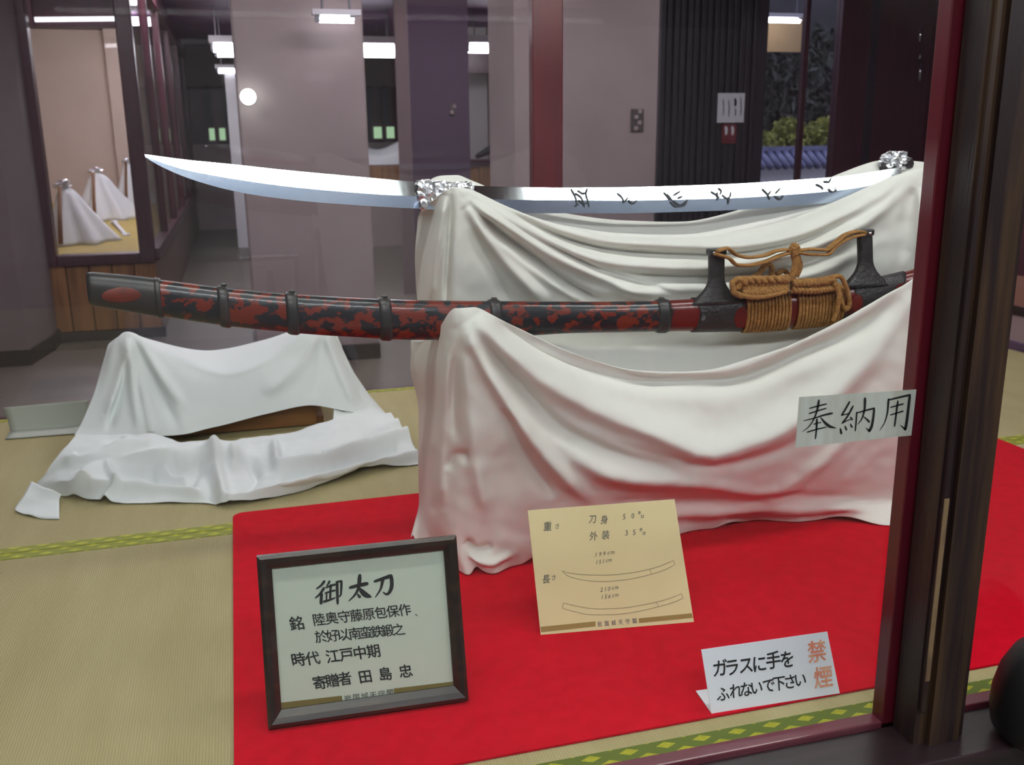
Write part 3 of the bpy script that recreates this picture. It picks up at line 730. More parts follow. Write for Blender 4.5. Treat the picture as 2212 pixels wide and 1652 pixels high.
# two-tier stand hidden by its cloth
st = thing('sword_stand', 'two-tier sword stand wholly draped in cream cloth on red carpet', 'sword stand', (1.05, 2.2, CZ))
KX = {}
rows = [
 # keys: left edge, left wrap, left of prong, prong, right of prong, five across the swag, right prong, beyond, right edge
 [('w',.46,2.42,.012),('w',.50,2.46,.012),('w',.54,2.48,.012),('w',.58,2.47,.012),('w',.64,2.49,.012),('w',.8,2.47,.012),('w',1.0,2.50,.012),('w',1.2,2.47,.012),('w',1.4,2.5,.012),('w',1.6,2.47,.012),('w',1.70,2.48,.012),('w',1.76,2.46,.012),('w',1.82,2.42,.012)],
 [('w',.42,2.36,.45),('w',.45,2.40,.45),('w',.50,2.42,.45),('w',.55,2.40,.45),('w',.62,2.39,.45),('w',.8,2.36,.42),('w',1.0,2.36,.40),('w',1.2,2.36,.40),('w',1.4,2.37,.42),('w',1.6,2.38,.45),('w',1.72,2.40,.45),('w',1.77,2.38,.45),('w',1.84,2.34,.45)],
 [(922,402,2.27),(932,388,2.26),(955,380,2.26),(985,379,2.26),(1022,392,2.265),(1100,425,2.28),(1200,457,2.30),(1350,477,2.31),(1480,479,2.31),(1650,438,2.29),(1905,347,2.26),(1990,350,2.26),(2060,400,2.27)],
 [(908,450,2.25),(925,448,2.22),(950,450,2.20),(985,452,2.20),(1030,455,2.2),(1110,468,2.21),(1200,484,2.22),(1350,505,2.23),(1480,507,2.23),(1650,478,2.21),(1905,415,2.2),(1990,412,2.2),(2075,430,2.25)],
 [(915,446,2.21),(940,430,2.17),(962,412,2.135),(985,405,2.125),(1010,408,2.125),(1100,447,2.13),(1200,482,2.14),(1350,512,2.15),(1500,511,2.15),(1680,482,2.14),(1945,376,2.125),(2000,364,2.12),(2060,392,2.2)],
 [(903,480,2.34),(918,488,2.27),(945,490,2.18),(980,470,2.115),(1020,470,2.105),(1115,530,2.11),(1250,575,2.12),(1380,590,2.13),(1500,592,2.13),(1690,565,2.12),(1945,450,2.10),(2000,435,2.105),(2080,470,2.28)],
 [(897,565,2.36),(914,568,2.28),(943,565,2.185),(985,560,2.115),(1035,560,2.105),(1130,610,2.115),(1260,645,2.13),(1380,655,2.135),(1500,656,2.135),(1690,635,2.13),(1945,560,2.11),(2000,553,2.11),(2085,570,2.29)],
 [(905,690,2.36),(920,692,2.29),(946,694,2.20),(985,694,2.145),(1035,690,2.14),(1130,695,2.145),(1260,705,2.15),(1380,710,2.15),(1500,708,2.15),(1690,690,2.15),(1945,640,2.145),(2000,635,2.14),(2085,650,2.29)],
 [(888,740,2.34),(905,738,2.27),(940,736,2.13),(985,736,2.06),(1035,742,2.06),(1130,775,2.06),(1260,822,2.06),(1380,842,2.06),(1500,840,2.06),(1690,785,2.06),(1945,665,2.06),(2000,650,2.06),(2085,680,2.25)],
 [(889,765,2.32),(912,742,2.24),(955,700,2.03),(983,666,1.99),(1022,664,1.985),(1110,706,1.985),(1230,762,1.99),(1370,800,1.995),(1500,803,1.995),(1690,752,1.99),(1945,620,1.985),(2000,592,1.985),(2080,640,2.15)],
 [(888,800,2.32),(908,800,2.22),(945,780,2.06),(985,745,1.995),(1040,760,1.97),(1120,810,1.98),(1250,868,1.98),(1380,895,1.97),(1520,890,1.965),(1690,845,1.97),(1945,700,1.975),(2010,690,1.985),(2082,700,2.15)],
 [(905,885,2.32),(922,882,2.21),(955,880,2.07),(1000,880,2.00),(1060,890,1.965),(1150,935,1.965),(1280,985,1.955),(1400,1005,1.945),(1530,990,1.935),(1720,925,1.945),(1950,830,1.965),(2020,830,1.99),(2078,840,2.15)],
 [(904,1000,2.32),(920,1000,2.21),(953,1003,2.08),(1000,1005,2.01),(1070,1010,1.985),(1160,1035,1.985),(1300,1062,2.0),(1450,1066,2.0),(1600,1060,1.995),(1760,1035,1.995),(1960,1000,2.0),(2020,995,2.03),(2074,1000,2.2)],
 [(906,1080,2.31),(920,1092,2.21),(948,1120,2.09),(990,1150,2.03),(1060,1155,2.01),(1150,1130,2.01),(1300,1105,2.03),(1450,1092,2.03),(1600,1084,2.03),(1760,1080,2.03),(1960,1078,2.03),(2020,1076,2.06),(2070,1084,2.2)],
 [('z',888,1166,.008),('z',925,1190,.008),('z',968,1222,.008),('z',1020,1238,.008),('z',1085,1232,.008),('z',1180,1200,.008),('z',1330,1172,.008),('z',1470,1153,.008),('z',1600,1130,.008),('z',1760,1124,.008),('z',1960,1132,.008),('z',2020,1120,.008),('z',2068,1108,.008)],
]
NU, NV = 400, 420
G = loft(rows, NU, NV)
vrow = np.linspace(0, len(rows)-1, NV)
front = np.clip((vrow-3.4)/0.8, 0, 1)
upper = np.where((vrow > 3.4) & (vrow < 7.2), 1.0, 0.0)*np.clip((vrow-3.4)/0.6, 0, 1)*np.clip((7.2-vrow)/0.5, 0, 1)
lower = np.clip((vrow-8.6)/0.7, 0, 1)*np.clip((14.0-vrow)/0.35, 0.25, 1)
up_folds = [
 ([(1003,410),(1113,452),(1224,497),(1335,520),(1556,530),(1700,512),(1850,452),(1960,378)], 12, .030),
 ([(1009,424),(1082,464),(1176,512),(1335,566),(1509,575),(1680,552),(1850,490),(1975,390)], 13, .036),
 ([(1012,436),(1060,462),(1120,502),(1208,555),(1335,608),(1440,646)], 14, .036),
 ([(1006,440),(1060,520),(1120,590),(1190,660)], 17, .034),
 ([(1060,500),(1130,566),(1200,615),(1280,660)], 10, .016),
 ([(1250,628),(1420,624),(1600,617),(1760,587),(1900,520)], 14, .024),
 ([(961,416),(943,530),(927,660)], 9, .024),
 ([(976,412),(970,540),(962,680)], 7, -.022),
 ([(1004,428),(1075,500),(1140,548),(1240,622),(1320,660)], 9, -.034),
 ([(1000,440),(1030,520),(1070,600),(1110,670)], 12, -.016),
 ([(1012,422),(1100,478),(1200,535),(1320,592),(1480,636)], 7, -.024),
 ([(1120,468),(1230,520),(1340,544),(1520,553),(1700,532),(1880,440)], 8, -.026),
 ([(1335,590),(1500,600),(1690,583),(1850,530)], 9, -.020),
 ([(1975,400),(1960,470),(1950,580)], 14, -.014),
 ([(1990,400),(1985,560)], 10, .016),
]
lo_folds = [
 ([(995,690),(1030,745),(1067,815),(1143,932),(1219,1024),(1290,1085)], 19, .034),
 ([(1020,684),(1042,699),(1168,812),(1321,892),(1440,935),(1534,972),(1640,945),(1760,880),(1860,790),(1965,650)], 27, .040),
 ([(1030,678),(1148,742),(1295,806),(1422,832),(1575,830),(1727,772),(1879,700),(1960,630)], 18, -.046),
 ([(1010,700),(1092,800),(1219,935),(1372,1000),(1480,1020)], 17, -.032),
 ([(1200,970),(1350,1035),(1530,1046),(1655,1066),(1765,1006),(1900,850)], 15, .020),
 ([(1300,950),(1440,990),(1540,1006),(1680,975),(1850,850)], 13, -.013),
 ([(1085,870),(1130,980),(1200,1080)], 13, -.020),
 ([(985,700),(960,850),(950,1000),(958,1100)], 12, .020),
 ([(1000,700),(1010,850),(1030,1010),(1060,1140)], 18, .016),
 ([(975,740),(980,860),(985,960)], 10, -.012),
 ([(1018,984),(990,985),(968,1020)], 13, -.014),
 ([(940,960),(930,1060),(940,1120)], 9, -.016),
 ([(1004,1165),(1030,1190),(1070,1180)], 10, -.020),
 ([(1010,1205),(1060,1212),(1110,1195)], 8, .018),
 ([(1300,1085),(1500,1078),(1700,1072),(1900,1074)], 12, -.011),
 ([(1300,1125),(1480,1110),(1700,1100),(1900,1098)], 12, .016),
]
G = fold(G, up_folds, upper)
G = fold(G, lo_folds, lower)
G = ripple(G, 0.006, 9.0, 3.0)
G = ripple(G, 0.0025, 28.0, 9.0)
# ruffled hem: little lifts where the cloth leaves the carpet
for j in range(NU):
    for i in range(NV):
        if vrow[i] > 13.2:
            k = (vrow[i]-13.2)/0.8; u = j/(NU-1)*12
            G[i, j, 2] += 0.012*k*max(0, math.sin(u*4.1+1.0))**3
            G[i, j, 1] += 0.010*k*math.sin(u*6.3)
G[..., 2] = np.maximum(G[..., 2], CZ+0.002)
cl = sheet('cloth', G, m_cloth, st, label='cream cotton cloth hanging in swags')
# wooden stand under the cloth
mb = MB()
for x in (0.565, 1.72):
    mb.box(x-0.02, x+0.02, 2.215, 2.245, 0.03, 0.86).box(x-0.03, x+0.03, 2.12, 2.36, CZ, 0.03)
mb.box(0.565, 1.72, 2.22, 2.24, 0.30, 0.34)
mb.build('frame', m_box, st)

# ------------------------------------------------------------------ the long blade
YB = 2.20
top = [(312,333),(340,337),(400,345),(500,355),(620,368),(760,381),(900,393),(1000,400),(1100,404),(1240,406),(1400,404),(1560,399),(1700,391),(1830,381),(1890,372),(1950,362)]
bot = [(314,339),(340,355),(400,382),(500,411),(620,430),(760,442),(900,450),(1000,455),(1100,459),(1240,460),(1400,459),(1560,454),(1700,445),(1830,433),(1890,422),(1950,410)]
rdg = [(313,336),(340,347),(400,366),(500,385),(620,402),(760,415),(900,424),(1000,428),(1100,431),(1240,432),(1400,432),(1560,428),(1700,420),(1830,408),(1890,398),(1950,387)]
n = 120
T = smooth_line([at(x, y, Y=YB) for x, y in top], n); B = smooth_line([at(x, y, Y=YB) for x, y in bot], n); R = smooth_line([at(x, y, Y=YB) for x, y in rdg], n)
blade = thing('long_sword', 'very long polished bare sword blade resting on the upper tier', 'sword', tuple(T[n//2]))
V = []; Fa = []; Fb = []; TU = []; LOW = math.radians(9.5)
for i in range(n):
    hu = T[i][2]-R[i][2]; hl = R[i][2]-B[i][2]
    ridge_y = YB-0.004
    zl = R[i][2]; e1 = math.atan2(1.93-zl, YB-1.42); e2 = math.atan2(1.0-zl, YB)
    tilt = (e1+e2)/2                    # the back bevel leans so that it mirrors the case tubes
    TU.append(tilt)
    ty = ridge_y+hu*math.tan(tilt); by = ridge_y-hl*math.tan(LOW)
    th = 0.006*min(1, i/6.0)+0.0006
    V += [(T[i][0], ty, T[i][2]), (R[i][0], ridge_y, R[i][2]), (B[i][0], by, B[i][2]), (R[i][0], ty+th, R[i][2]), (T[i][0], ty+th*0.5, T[i][2])]
    V += [(R[i][0], ridge_y, R[i][2]), (B[i][0], by, B[i][2])]
k = 7
for i in range(n-1):
    a, b = i*k, (i+1)*k
    Fa += [(a, b, b+1, a+1), (a, a+4, b+4, b), (a+4, a+3, b+3, b+4)]
    Fb += [(a+5, b+5, b+6, a+6), (a+3, a+6, b+6, b+3)]
Fa += [(0, 1, 3, 4), ((n-1)*k, (n-1)*k+4, (n-1)*k+3, (n-1)*k+1)]
bo = obj('blade', V, Fa, m_steel, blade, False, 'mirror bright back of the blade')
be = obj('cutting_edge', V, Fb, m_steel_lo, blade, False, 'misty grey cutting edge facet')
# engraved characters along the tang: upside-down cursive strokes
mb = MB(); O = np.array([0, YB-0.0052, 0]); nb_ = np.array([0, -1.0, 0])
def upper_lift(): return 0.0009
eng = [
 [(1238,409),(1244,425),(1246,440)], [(1246,418),(1256,426),(1262,446)], [(1252,412),(1262,418),(1272,414)], [(1273,408),(1268,420),(1272,446)], [(1250,432),(1262,440),(1270,436)], [(1242,445),(1250,440)],
 [(1337,418),(1344,425),(1348,436)], [(1347,437),(1354,430),(1358,427)], [(1358,432),(1366,440),(1377,431)],
 [(1438,416),(1443,424),(1446,432)], [(1444,420),(1452,432)], [(1458,421),(1468,416),(1474,413)], [(1454,434),(1468,443),(1482,434)], [(1448,436),(1460,446),(1476,444),(1485,430)], [(1466,427),(1476,424)],
 [(1540,414),(1548,420),(1556,428)], [(1552,416),(1549,432)], [(1558,407),(1562,412),(1558,420)], [(1562,421),(1570,428),(1578,424),(1582,414)], [(1574,426),(1572,440)],
 [(1651,408),(1658,418),(1662,430)], [(1660,420),(1668,412)], [(1678,416),(1690,406)], [(1674,424),(1684,430),(1692,422)],
 [(1768,398),(1778,404),(1780,410)], [(1786,392),(1796,393),(1804,384)], [(1790,406),(1797,414),(1806,410),(1804,402)], [(1794,400),(1800,408),(1798,417)],
]
for grp_ in (eng[0:6], eng[6:9], eng[9:14], eng[14:19], eng[19:23], eng[23:27]):
    mb = MB()
    for s_ in grp_: ribbon(mb, s_, 4.2, 2.4, 3.8, 8, O=O, nrm=nb_, lift=0.001)
    for i in range(0, len(mb.V)):      # seat the strokes on the two facets
        x, y, z = mb.V[i]
        j = min(n-1, max(0, int(np.searchsorted(T[:, 0], x))))
        f = z-R[j][2]
        mb.V[i] = (x, YB-0.004+f*math.tan(TU[j] if f > 0 else LOW)-0.0024, z)
    mb.build('engraved_character', m_engrave, blade, label='dark engraved character on the tang')

def crumple(name, c, r, m, parent, label=None, sub=3, k=0.5, sc=2.2, seed=0.0):
    bm = bmesh.new(); bmesh.ops.create_icosphere(bm, subdivisions=sub, radius=1)
    for v in bm.verts:
        q = v.co.normalized(); g = 1+k*mnoise.cell(q*sc+Vector((seed, 0, 0)))*0.35+k*mnoise.noise(q*sc*1.7+Vector((seed, 3, 0)))
        v.co = Vector((c[0]+q.x*r[0]*g, c[1]+q.y*r[1]*g, c[2]+q.z*r[2]*g))
    me = bpy.data.meshes.new(name); bm.to_mesh(me); bm.free()
    return link(name, me, m, parent, False, label)
# foil collar where the blade lies in the left prong
fo = thing('foil_collar', 'crumpled foil collar around the blade at the left prong', 'foil', tuple(at(945, 440, Y=2.17)))
mb = MB(); nu, nv = 34, 28; V = []; Fc = []
for i in range(nu):
    x = 900+ (1022-900)*i/(nu-1)
    tt = at(x, 389+0.05*(x-900), Y=YB); bb = at(x, 452 if x < 935 else 440, Y=YB)
    zc = (tt[2]+bb[2])/2; hh = (tt[2]-bb[2])/2
    if i < 8: zc = tt[2]-hh*0.72; hh = hh*0.74
    for j in range(nv):
        q = 2*math.pi*j/nv
        w = 0.0028*mnoise.noise(Vector((x*0.16, math.cos(q)*4, math.sin(q)*4)))+0.003*mnoise.cell(Vector((x*0.11, math.cos(q)*5, math.sin(q)*5)))
        V.append((tt[0]+w*0.8, YB+(0.016+w*1.6)*math.cos(q), zc+(hh+w)*math.sin(q)))
for i in range(nu-1):
    for j in range(nv): Fc.append((i*nv+j, i*nv+(j+1) % nv, (i+1)*nv+(j+1) % nv, (i+1)*nv+j))
obj('wrap', V, Fc, m_foil, fo)
crumple('tag', at(915, 441, Y=2.165), (0.010, 0.006, 0.013), m_foil, fo, sub=2)
fo2 = thing('foil_bundle', 'crumpled foil cap on the right end of the blade', 'foil', tuple(at(1930, 362, Y=2.22)))
crumple('wrap', at(1930, 349, Y=2.235), (0.037, 0.022, 0.023), m_foil, fo2, sub=4, k=0.55, sc=1.9, seed=4.0)
MB().tube([at(1905, 362, Y=2.23), at(1965, 352, Y=2.24)], [0.012, 0.016], 8).build('dark_peg', m_base, fo2, True)

# ------------------------------------------------------------------ scabbard
YC = 2.055
sc_top = [(192,588),(262,594),(350,604),(500,622),(630,634),(760,642),(900,648),(1060,650),(1200,651),(1350,651),(1450,648),(1540,643),(1650,635),(1760,624),(1850,610),(1940,590),(2010,570),(2080,548)]
sc_bot = [(190,657),(262,669),(350,684),(500,706),(630,719),(760,728),(900,734),(1060,730),(1200,721),(1350,717),(1450,715),(1540,714),(1650,711),(1760,702),(1850,688),(1940,664),(2010,640),(2080,615)]
n = 160
T = smooth_line([at(x, y, Y=YC) for x, y in sc_top], n); B = smooth_line([at(x, y, Y=YC) for x, y in sc_bot], n)
sx = np.linspace(0, 1, n)
sca = thing('scabbard', 'long curved scabbard of worn red lacquer with dark fittings on lower tier', 'scabbard', tuple(B[n//2]))
pxs = proj(T)[:, 0]
def sc_at(px):
    i = np.interp(px, pxs, np.arange(n)); return np.array([np.interp(i, np.arange(n), T[:, k]) for k in range(3)]), np.array([np.interp(i, np.arange(n), B[:, k]) for k in range(3)])
def sleeve(name, px0, px1, grow, m, label=None, nseg=None, sq=2.3, taper=0.0, parent=sca, cap=True, ymul=1.0, wob=None):
    nseg = nseg or max(3, int((px1-px0)/12)); nr = 28; V = []; Fc = []
    for i in range(nseg+1):
        px = px0+(px1-px0)*i/nseg
        t, b = sc_at(px); c = (t+b)/2; h = (t[2]-b[2])/2+grow; d = (0.022+grow)*ymul
        if taper and (i == 0 or i == nseg): h -= taper; d -= taper
        for j in range(nr):
            q = 2*math.pi*j/nr; cq, sq_ = math.cos(q), math.sin(q)
            dx = wob(px, q, i/nseg) if wob else 0
            V.append((c[0]+dx, YC+d*math.copysign(abs(cq)**(2/sq), cq), c[2]+h*math.copysign(abs(sq_)**(2/sq), sq_)))
    for i in range(nseg):
        for j in range(nr): Fc.append((i*nr+j, i*nr+(j+1) % nr, (i+1)*nr+(j+1) % nr, (i+1)*nr+j))
    if cap: Fc += [tuple(range(nr)), tuple(range(nseg*nr, (nseg+1)*nr))]
    return obj(name, V, Fc, m, parent, True, label)
sleeve('lacquer_body', 330, 1440, 0.0, m_lacq, 'dark lacquer flaking to red')
sleeve('lacquer_mouth', 1436, 2078, 0.0, m_lacq2, 'smoother dark red lacquer')
ch = sleeve('chape', 191, 350, 0.002, m_chape, 'dark iron end cap', taper=0.002)
# oval red inlay on the chape
tI, bI = sc_at(268); cI = (tI+bI)/2
V = []; Fc = []
for k_, (rr, yy) in enumerate(((1.0, 0.0), (0.85, 0.0012), (0.0, 0.0016))):
    m_ = 28 if rr > 0 else 1
    for j in range(m_):
        q = 2*math.pi*j/28; zz = 0.017*rr*math.sin(q)*(1 if math.sin(q) > 0 else 0.8)
        hh = (tI[2]-bI[2])/2+0.002
        base = 0.024*(1-min(0.98, abs((zz)/hh))**2.3)**(1/2.3)
        V.append((cI[0]-0.003+0.036*rr*math.cos(q), YC-base-0.0006-yy*0.6, cI[2]+zz-0.002))
for j in range(28): Fc += [(j, (j+1) % 28, 28+(j+1) % 28, 28+j), (28+j, 28+(j+1) % 28, 56)]
obj('oval_inlay', V, Fc, m_redinlay, ch, True, 'worn red oval')
sleeve('chape_rim', 338, 350, 0.0038, m_chape, 'end cap rim')
for a, b in ((472, 496), (618, 644), (818, 844), (1055, 1080), (1416, 1442)):
    r = sleeve('ring', a, b, 0.0042, m_chape, 'dark metal ring', nseg=4, taper=0.0025)
    t, _ = sc_at((a+b)/2)
    MB().box(t[0]-0.006, t[0]+0.006, YC-0.006, YC+0.006, t[2]+0.002, t[2]+0.008, 0.002).build('ring_knob', m_chape, r)
# two dark hanger mounts with upright necks
def mount(px0, px1, pxn, pytop, nw0, nw1, label):
    def wob(px, q, f):   # scalloped ends
        s = math.sin(q); e = 0.016*(1-abs(s)); return (-e if f < 0.01 else (e if f > 0.99 else 0))*-1
    o = sleeve('hanger_mount', px0, px1, 0.0032, m_leather, label, nseg=10, wob=wob)
    t, b = sc_at(pxn); zt = at(pxn, pytop, Y=YC)[2]; z0 = t[2]-0.012
    V = []; Fc = []; nr = 24; lv = 16; cx0 = t[0]; cx1 = at(pxn+nw1[2], pytop, Y=YC)[0]
    for i in range(lv+1):
        f = i/lv; z = z0+(zt-z0)*f
        flare = max(0, 1-f/0.5)
        hw = (nw1[0]+(nw0-nw1[0])*flare**2.2)*YC/F*1.02
        if f > 0.93: hw *= (1-((f-0.93)/0.07)**2*0.35)
        d = 0.010+0.010*flare**2
        cx = cx0+(cx1-cx0)*f
        for j in range(nr):
            q = 2*math.pi*j/nr; c_, s_ = math.cos(q), math.sin(q)
            V.append((cx+hw*math.copysign(abs(c_)**0.7, c_), YC-0.006+d*math.copysign(abs(s_)**0.7, s_), z))
    for i in range(lv):
        for j in range(nr): Fc.append((i*nr+j, i*nr+(j+1) % nr, (i+1)*nr+(j+1) % nr, (i+1)*nr+j))
    Fc += [tuple(range(nr)), tuple(range(lv*nr, (lv+1)*nr))]
    nk = obj('neck', V, Fc, m_leather, o, True)
    MB().box(cx1-nw1[0]*YC/F*1.1, cx1+nw1[0]*YC/F*1.1, YC-0.018, YC+0.006, zt-0.012, zt+0.003, 0.003).build('neck_cap', m_chape, o)
    MB().tube([(cx1+nw1[1], YC-0.022, zt-0.006), (cx1+nw1[1], YC+0.008, zt-0.006)], 0.0035, 10).build('rivet', m_steel, o, True)
mount(1494, 1602, 1545, 538, 76, (20, -0.012, 0), 'dark leather mount with upright neck, left')
mount(1830, 1948, 1868, 497, 74, (20, 0.008, -4), 'dark leather mount with upright neck, right')
# red leaf-shaped tips seen between the fittings
for (px, dz, w, h_) in ((1592, -0.006, 0.020, 0.026), (1838, 0.0, 0.016, 0.022), (1932, 0.006, 0.018, 0.018)):
    t, b = sc_at(px); c = (t+b)/2
    V = []; Fc = []
    hh = (t[2]-b[2])/2+0.0032
    for k_, rr in enumerate((1.0, 0.0)):
        for j in range(20 if rr else 1):
            q = 2*math.pi*j/20; zz = h_*rr*math.sin(q)+dz
            base = 0.0252*(1-min(0.98, abs(zz/hh))**2.3)**(1/2.3)
            V.append((c[0]+w*rr*math.cos(q), YC-base-0.0008-(0.0012 if not rr else 0), c[2]+zz))
    for j in range(20): Fc.append((j, (j+1) % 20, 20))
    obj('red_leaf', V, Fc, m_lacq2, sca, True, 'dark red lobed plate')
# brown cord bound round the scabbard in two blocks: every turn is its own ring of cord
def winding(px0, px1, name='cord_turn'):
    turns = int((px1-px0)/7.0)
    for i in range(turns):
        px = px0+(px1-px0)*(i+0.5)/turns
        t, b = sc_at(px); c = (t+b)/2; h = (t[2]-b[2])/2+0.003; pts = []
        for j in range(25):
            q = 2*math.pi*j/24
            pts.append((c[0]+0.0004*math.sin(q), YC+(0.0265)*math.copysign(abs(math.cos(q))**0.87, math.cos(q)), c[2]+h*math.copysign(abs(math.sin(q))**0.87, math.sin(q))))
        MB().tube(pts, 0.0043, 6, False).build(name, m_cord, cords, True)
cords = thing('hanging_cords', 'brown woven cords bound round the scabbard and tied between its two necks', 'cord', tuple(at(1705, 705, Y=YC)))
winding(1602, 1698); winding(1712, 1812)
def twist(pts, r, n, turns, m=m_cord, name='rope'):
    """two-strand twisted rope along pts"""
    K = smooth_line(pts, n)
    for s in (0, math.pi):
        P_ = []
        for i in range(n):
            d = K[min(i+1, n-1)]-K[max(i-1, 0)]; d /= np.linalg.norm(d)+1e-9
            a = np.cross(d, [0, 1.0, 0]); a /= np.linalg.norm(a)+1e-9; b2 = np.cross(d, a); q = s+2*math.pi*turns*i/(n-1)
            P_.append(K[i]+r*0.6*(a*math.cos(q)+b2*math.sin(q)))
        MB().tube(P_, r*0.72, 7).build(name, m, cords, True)
yc = YC-0.034
def cp_(L, dy=0.0): return [at(x, y, Y=yc+dy) for x, y in L]
twist(cp_([(1590,624),(1600,606),(1640,605),(1690,604),(1702,602)]), 0.009, 60, 7)
twist(cp_([(1604,632),(1650,632),(1700,624)], -0.002), 0.008, 50, 6)
twist(cp_([(1600,615),(1650,615),(1700,611)], 0.006), 0.009, 50, 6); twist(cp_([(1602,624),(1650,624),(1700,618)], 0.004), 0.009, 50, 6)
twist(cp_([(1712,619),(1760,619),(1806,612)], 0.005), 0.009, 50, 6)
twist(cp_([(1712,612),(1760,610),(1800,603)], -0.001), 0.009, 60, 6)
twist(cp_([(1712,626),(1760,628),(1800,622)], -0.003), 0.007, 50, 6)
def cord(L, r, dy=0.0, flat=None, name='rope'): MB().tube(smooth_line(cp_(L, dy), 36), r, 8, True, flat).build(name, m_cord, cords, True)
cord([(1604,640),(1585,630),(1582,612),(1596,603),(1612,612)], 0.0072, -0.006, name='loop')
cord([(1600,638),(1640,642),(1698,630)], 0.006, -0.009)
cord([(1790,600),(1812,596),(1828,620),(1835,655),(1828,668),(1818,655),(1812,622),(1800,608)], 0.006, -0.004, name='loop')
cord([(1802,612),(1812,640),(1808,670),(1800,694)], 0.006, -0.010, name='loose_end')
cord([(1822,604),(1832,630),(1835,662),(1822,672)], 0.005, 0.002, name='loop')
cord([(1548,543),(1570,536),(1590,550),(1620,556),(1650,552),(1680,541),(1708,538)], 0.0075, 0.01, (1.5, 0.55), 'strap')
cord([(1545,548),(1575,558),(1592,572),(1618,573),(1650,566),(1685,552),(1708,545)], 0.0075, 0.004, (1.5, 0.55), 'strap')
cord([(1722,541),(1750,538),(1782,540),(1800,528),(1828,506),(1850,500),(1868,502)], 0.0075, 0.006, (1.5, 0.55), 'strap')
cord([(1722,545),(1755,550),(1785,550),(1805,532),(1835,514),(1866,506)], 0.0065, 0.0, (1.5, 0.55), 'strap')
crumple('knot', at(1716, 540, Y=yc), (0.0125, 0.012, 0.016), m_cord, cords, sub=3, k=0.35)
cord([(1717,550),(1720,570),(1714,590),(1708,606)], 0.0085, 0.0, (1.3, 0.8), 'strap')
cord([(1722,552),(1728,575),(1720,598)], 0.006, 0.004, (1.3, 0.8), 'strap')
cord([(1620,603),(1640,590),(1652,574),(1662,570),(1668,586),(1660,602)], 0.0078, 0.03, (1.4, 0.7), 'loop')
cord([(1678,592),(1692,584),(1702,592)], 0.0078, 0.03, (1.4, 0.7), 'loop')

# ------------------------------------------------------------------ small empty stand on the left
s2 = thing('small_stand', 'low empty sword stand draped in white cloth at the left on straw mats', 'sword stand', tuple(at(500, 945, z=0)))
rows = [
 [('w',-.50,3.70,.006),('w',-.46,3.73,.006),('w',-.40,3.76,.006),('w',-.22,3.76,.006),('w',-.02,3.76,.006),('w',.10,3.76,.006),('w',.20,3.76,.006),('w',.26,3.75,.006),('w',.30,3.7,.006)],
 [('w',-.46,3.62,.13),('w',-.43,3.66,.16),('w',-.38,3.68,.18),('w',-.22,3.68,.16),('w',-.02,3.68,.15),('w',.11,3.68,.16),('w',.20,3.68,.18),('w',.25,3.66,.16),('w',.28,3.6,.13)],
 [(236,742,3.56),(255,728,3.55),(275,719,3.54),(330,736,3.56),(455,758,3.58),(570,735,3.57),(655,709,3.54),(700,711,3.54),(724,722,3.55)],
 [(226,772,3.48),(250,735,3.47),(280,718,3.46),(365,760,3.43),(490,798,3.40),(600,752,3.43),(668,710,3.46),(712,713,3.46),(742,760,3.48)],
 [(218,800,3.44),(246,772,3.42),(288,770,3.40),(375,800,3.36),(490,825,3.355),(600,788,3.37),(675,760,3.40),(730,770,3.42),(765,808,3.46)],
 [(203,850,3.38),(235,850,3.35),(290,850,3.33),(375,858,3.31),(480,864,3.32),(580,838,3.335),(680,820,3.35),(745,830,3.36),(792,858,3.42)],
 [(170,925,3.28),(222,928,3.25),(295,925,3.24),(385,925,3.25),(462,917,3.28),(562,893,3.30),(662,873,3.315),(745,884,3.31),(812,890,3.36)],
 [(160,940,3.25),(215,945,3.22),(300,942,3.22),(389,939,3.235),(464,922,3.275),(565,897,3.297),(664,876,3.313),(750,888,3.305),(820,898,3.34)],
]
G = loft(rows, 150, 130); vr = np.linspace(0, len(rows)-1, 130); fr = np.clip((vr-2.2)/0.6, 0, 1)
G = fold(G, [([(277,722),(265,800),(225,900)], 10, 0.0300), ([(282,724),(285,820),(300,930)], 10, 0.0240), ([(284,722),(330,820),(385,930)], 11, -0.0270),
             ([(286,722),(340,800),(400,880)], 12, 0.0240), ([(275,760),(255,860),(232,940)], 8, -0.0240), ([(300,800),(320,900),(330,940)], 8, 0.0180),
             ([(690,715),(640,790),(560,850)], 16, 0.0210), ([(696,716),(690,800),(672,866)], 12, -0.0150), ([(702,716),(735,800),(770,880)], 11, 0.0210), ([(715,720),(750,790),(800,880)], 9, -0.0180),
             ([(380,770),(490,805),(600,765)], 10, 0.0120)], fr)
G = ripple(G, 0.006, 10.0, 1.0)
sheet('cloth', G, m_cloth2, s2, label='white cloth hanging in a saddle between two posts')
# right flank and inner flap reaching the mats
rows = [[(735,740,3.47),(742,760,3.47),(750,780,3.46),(765,806,3.46)],
        [(735,830,3.37),(760,840,3.39),(785,846,3.42),(800,856,3.44)],
        [(722,880,3.32),(760,885,3.33),(815,888,3.36),(845,905,3.4)],
        [('z',715,985,.02),('z',770,960,.03),('z',840,930,.03),('z',880,945,.012)],
        [('z',700,1010,.02),('z',780,985,.03),('z',850,955,.03),('z',902,985,.006)]]
G = loft(rows, 50, 60); G = fold(G, [([(755,800),(770,880),(800,960)], 9, .018), ([(742,800),(740,900),(735,980)], 9, -.016)]); G = ripple(G, 0.008, 12, 5.0)
sheet('side_flap', G, m_cloth2, s2)
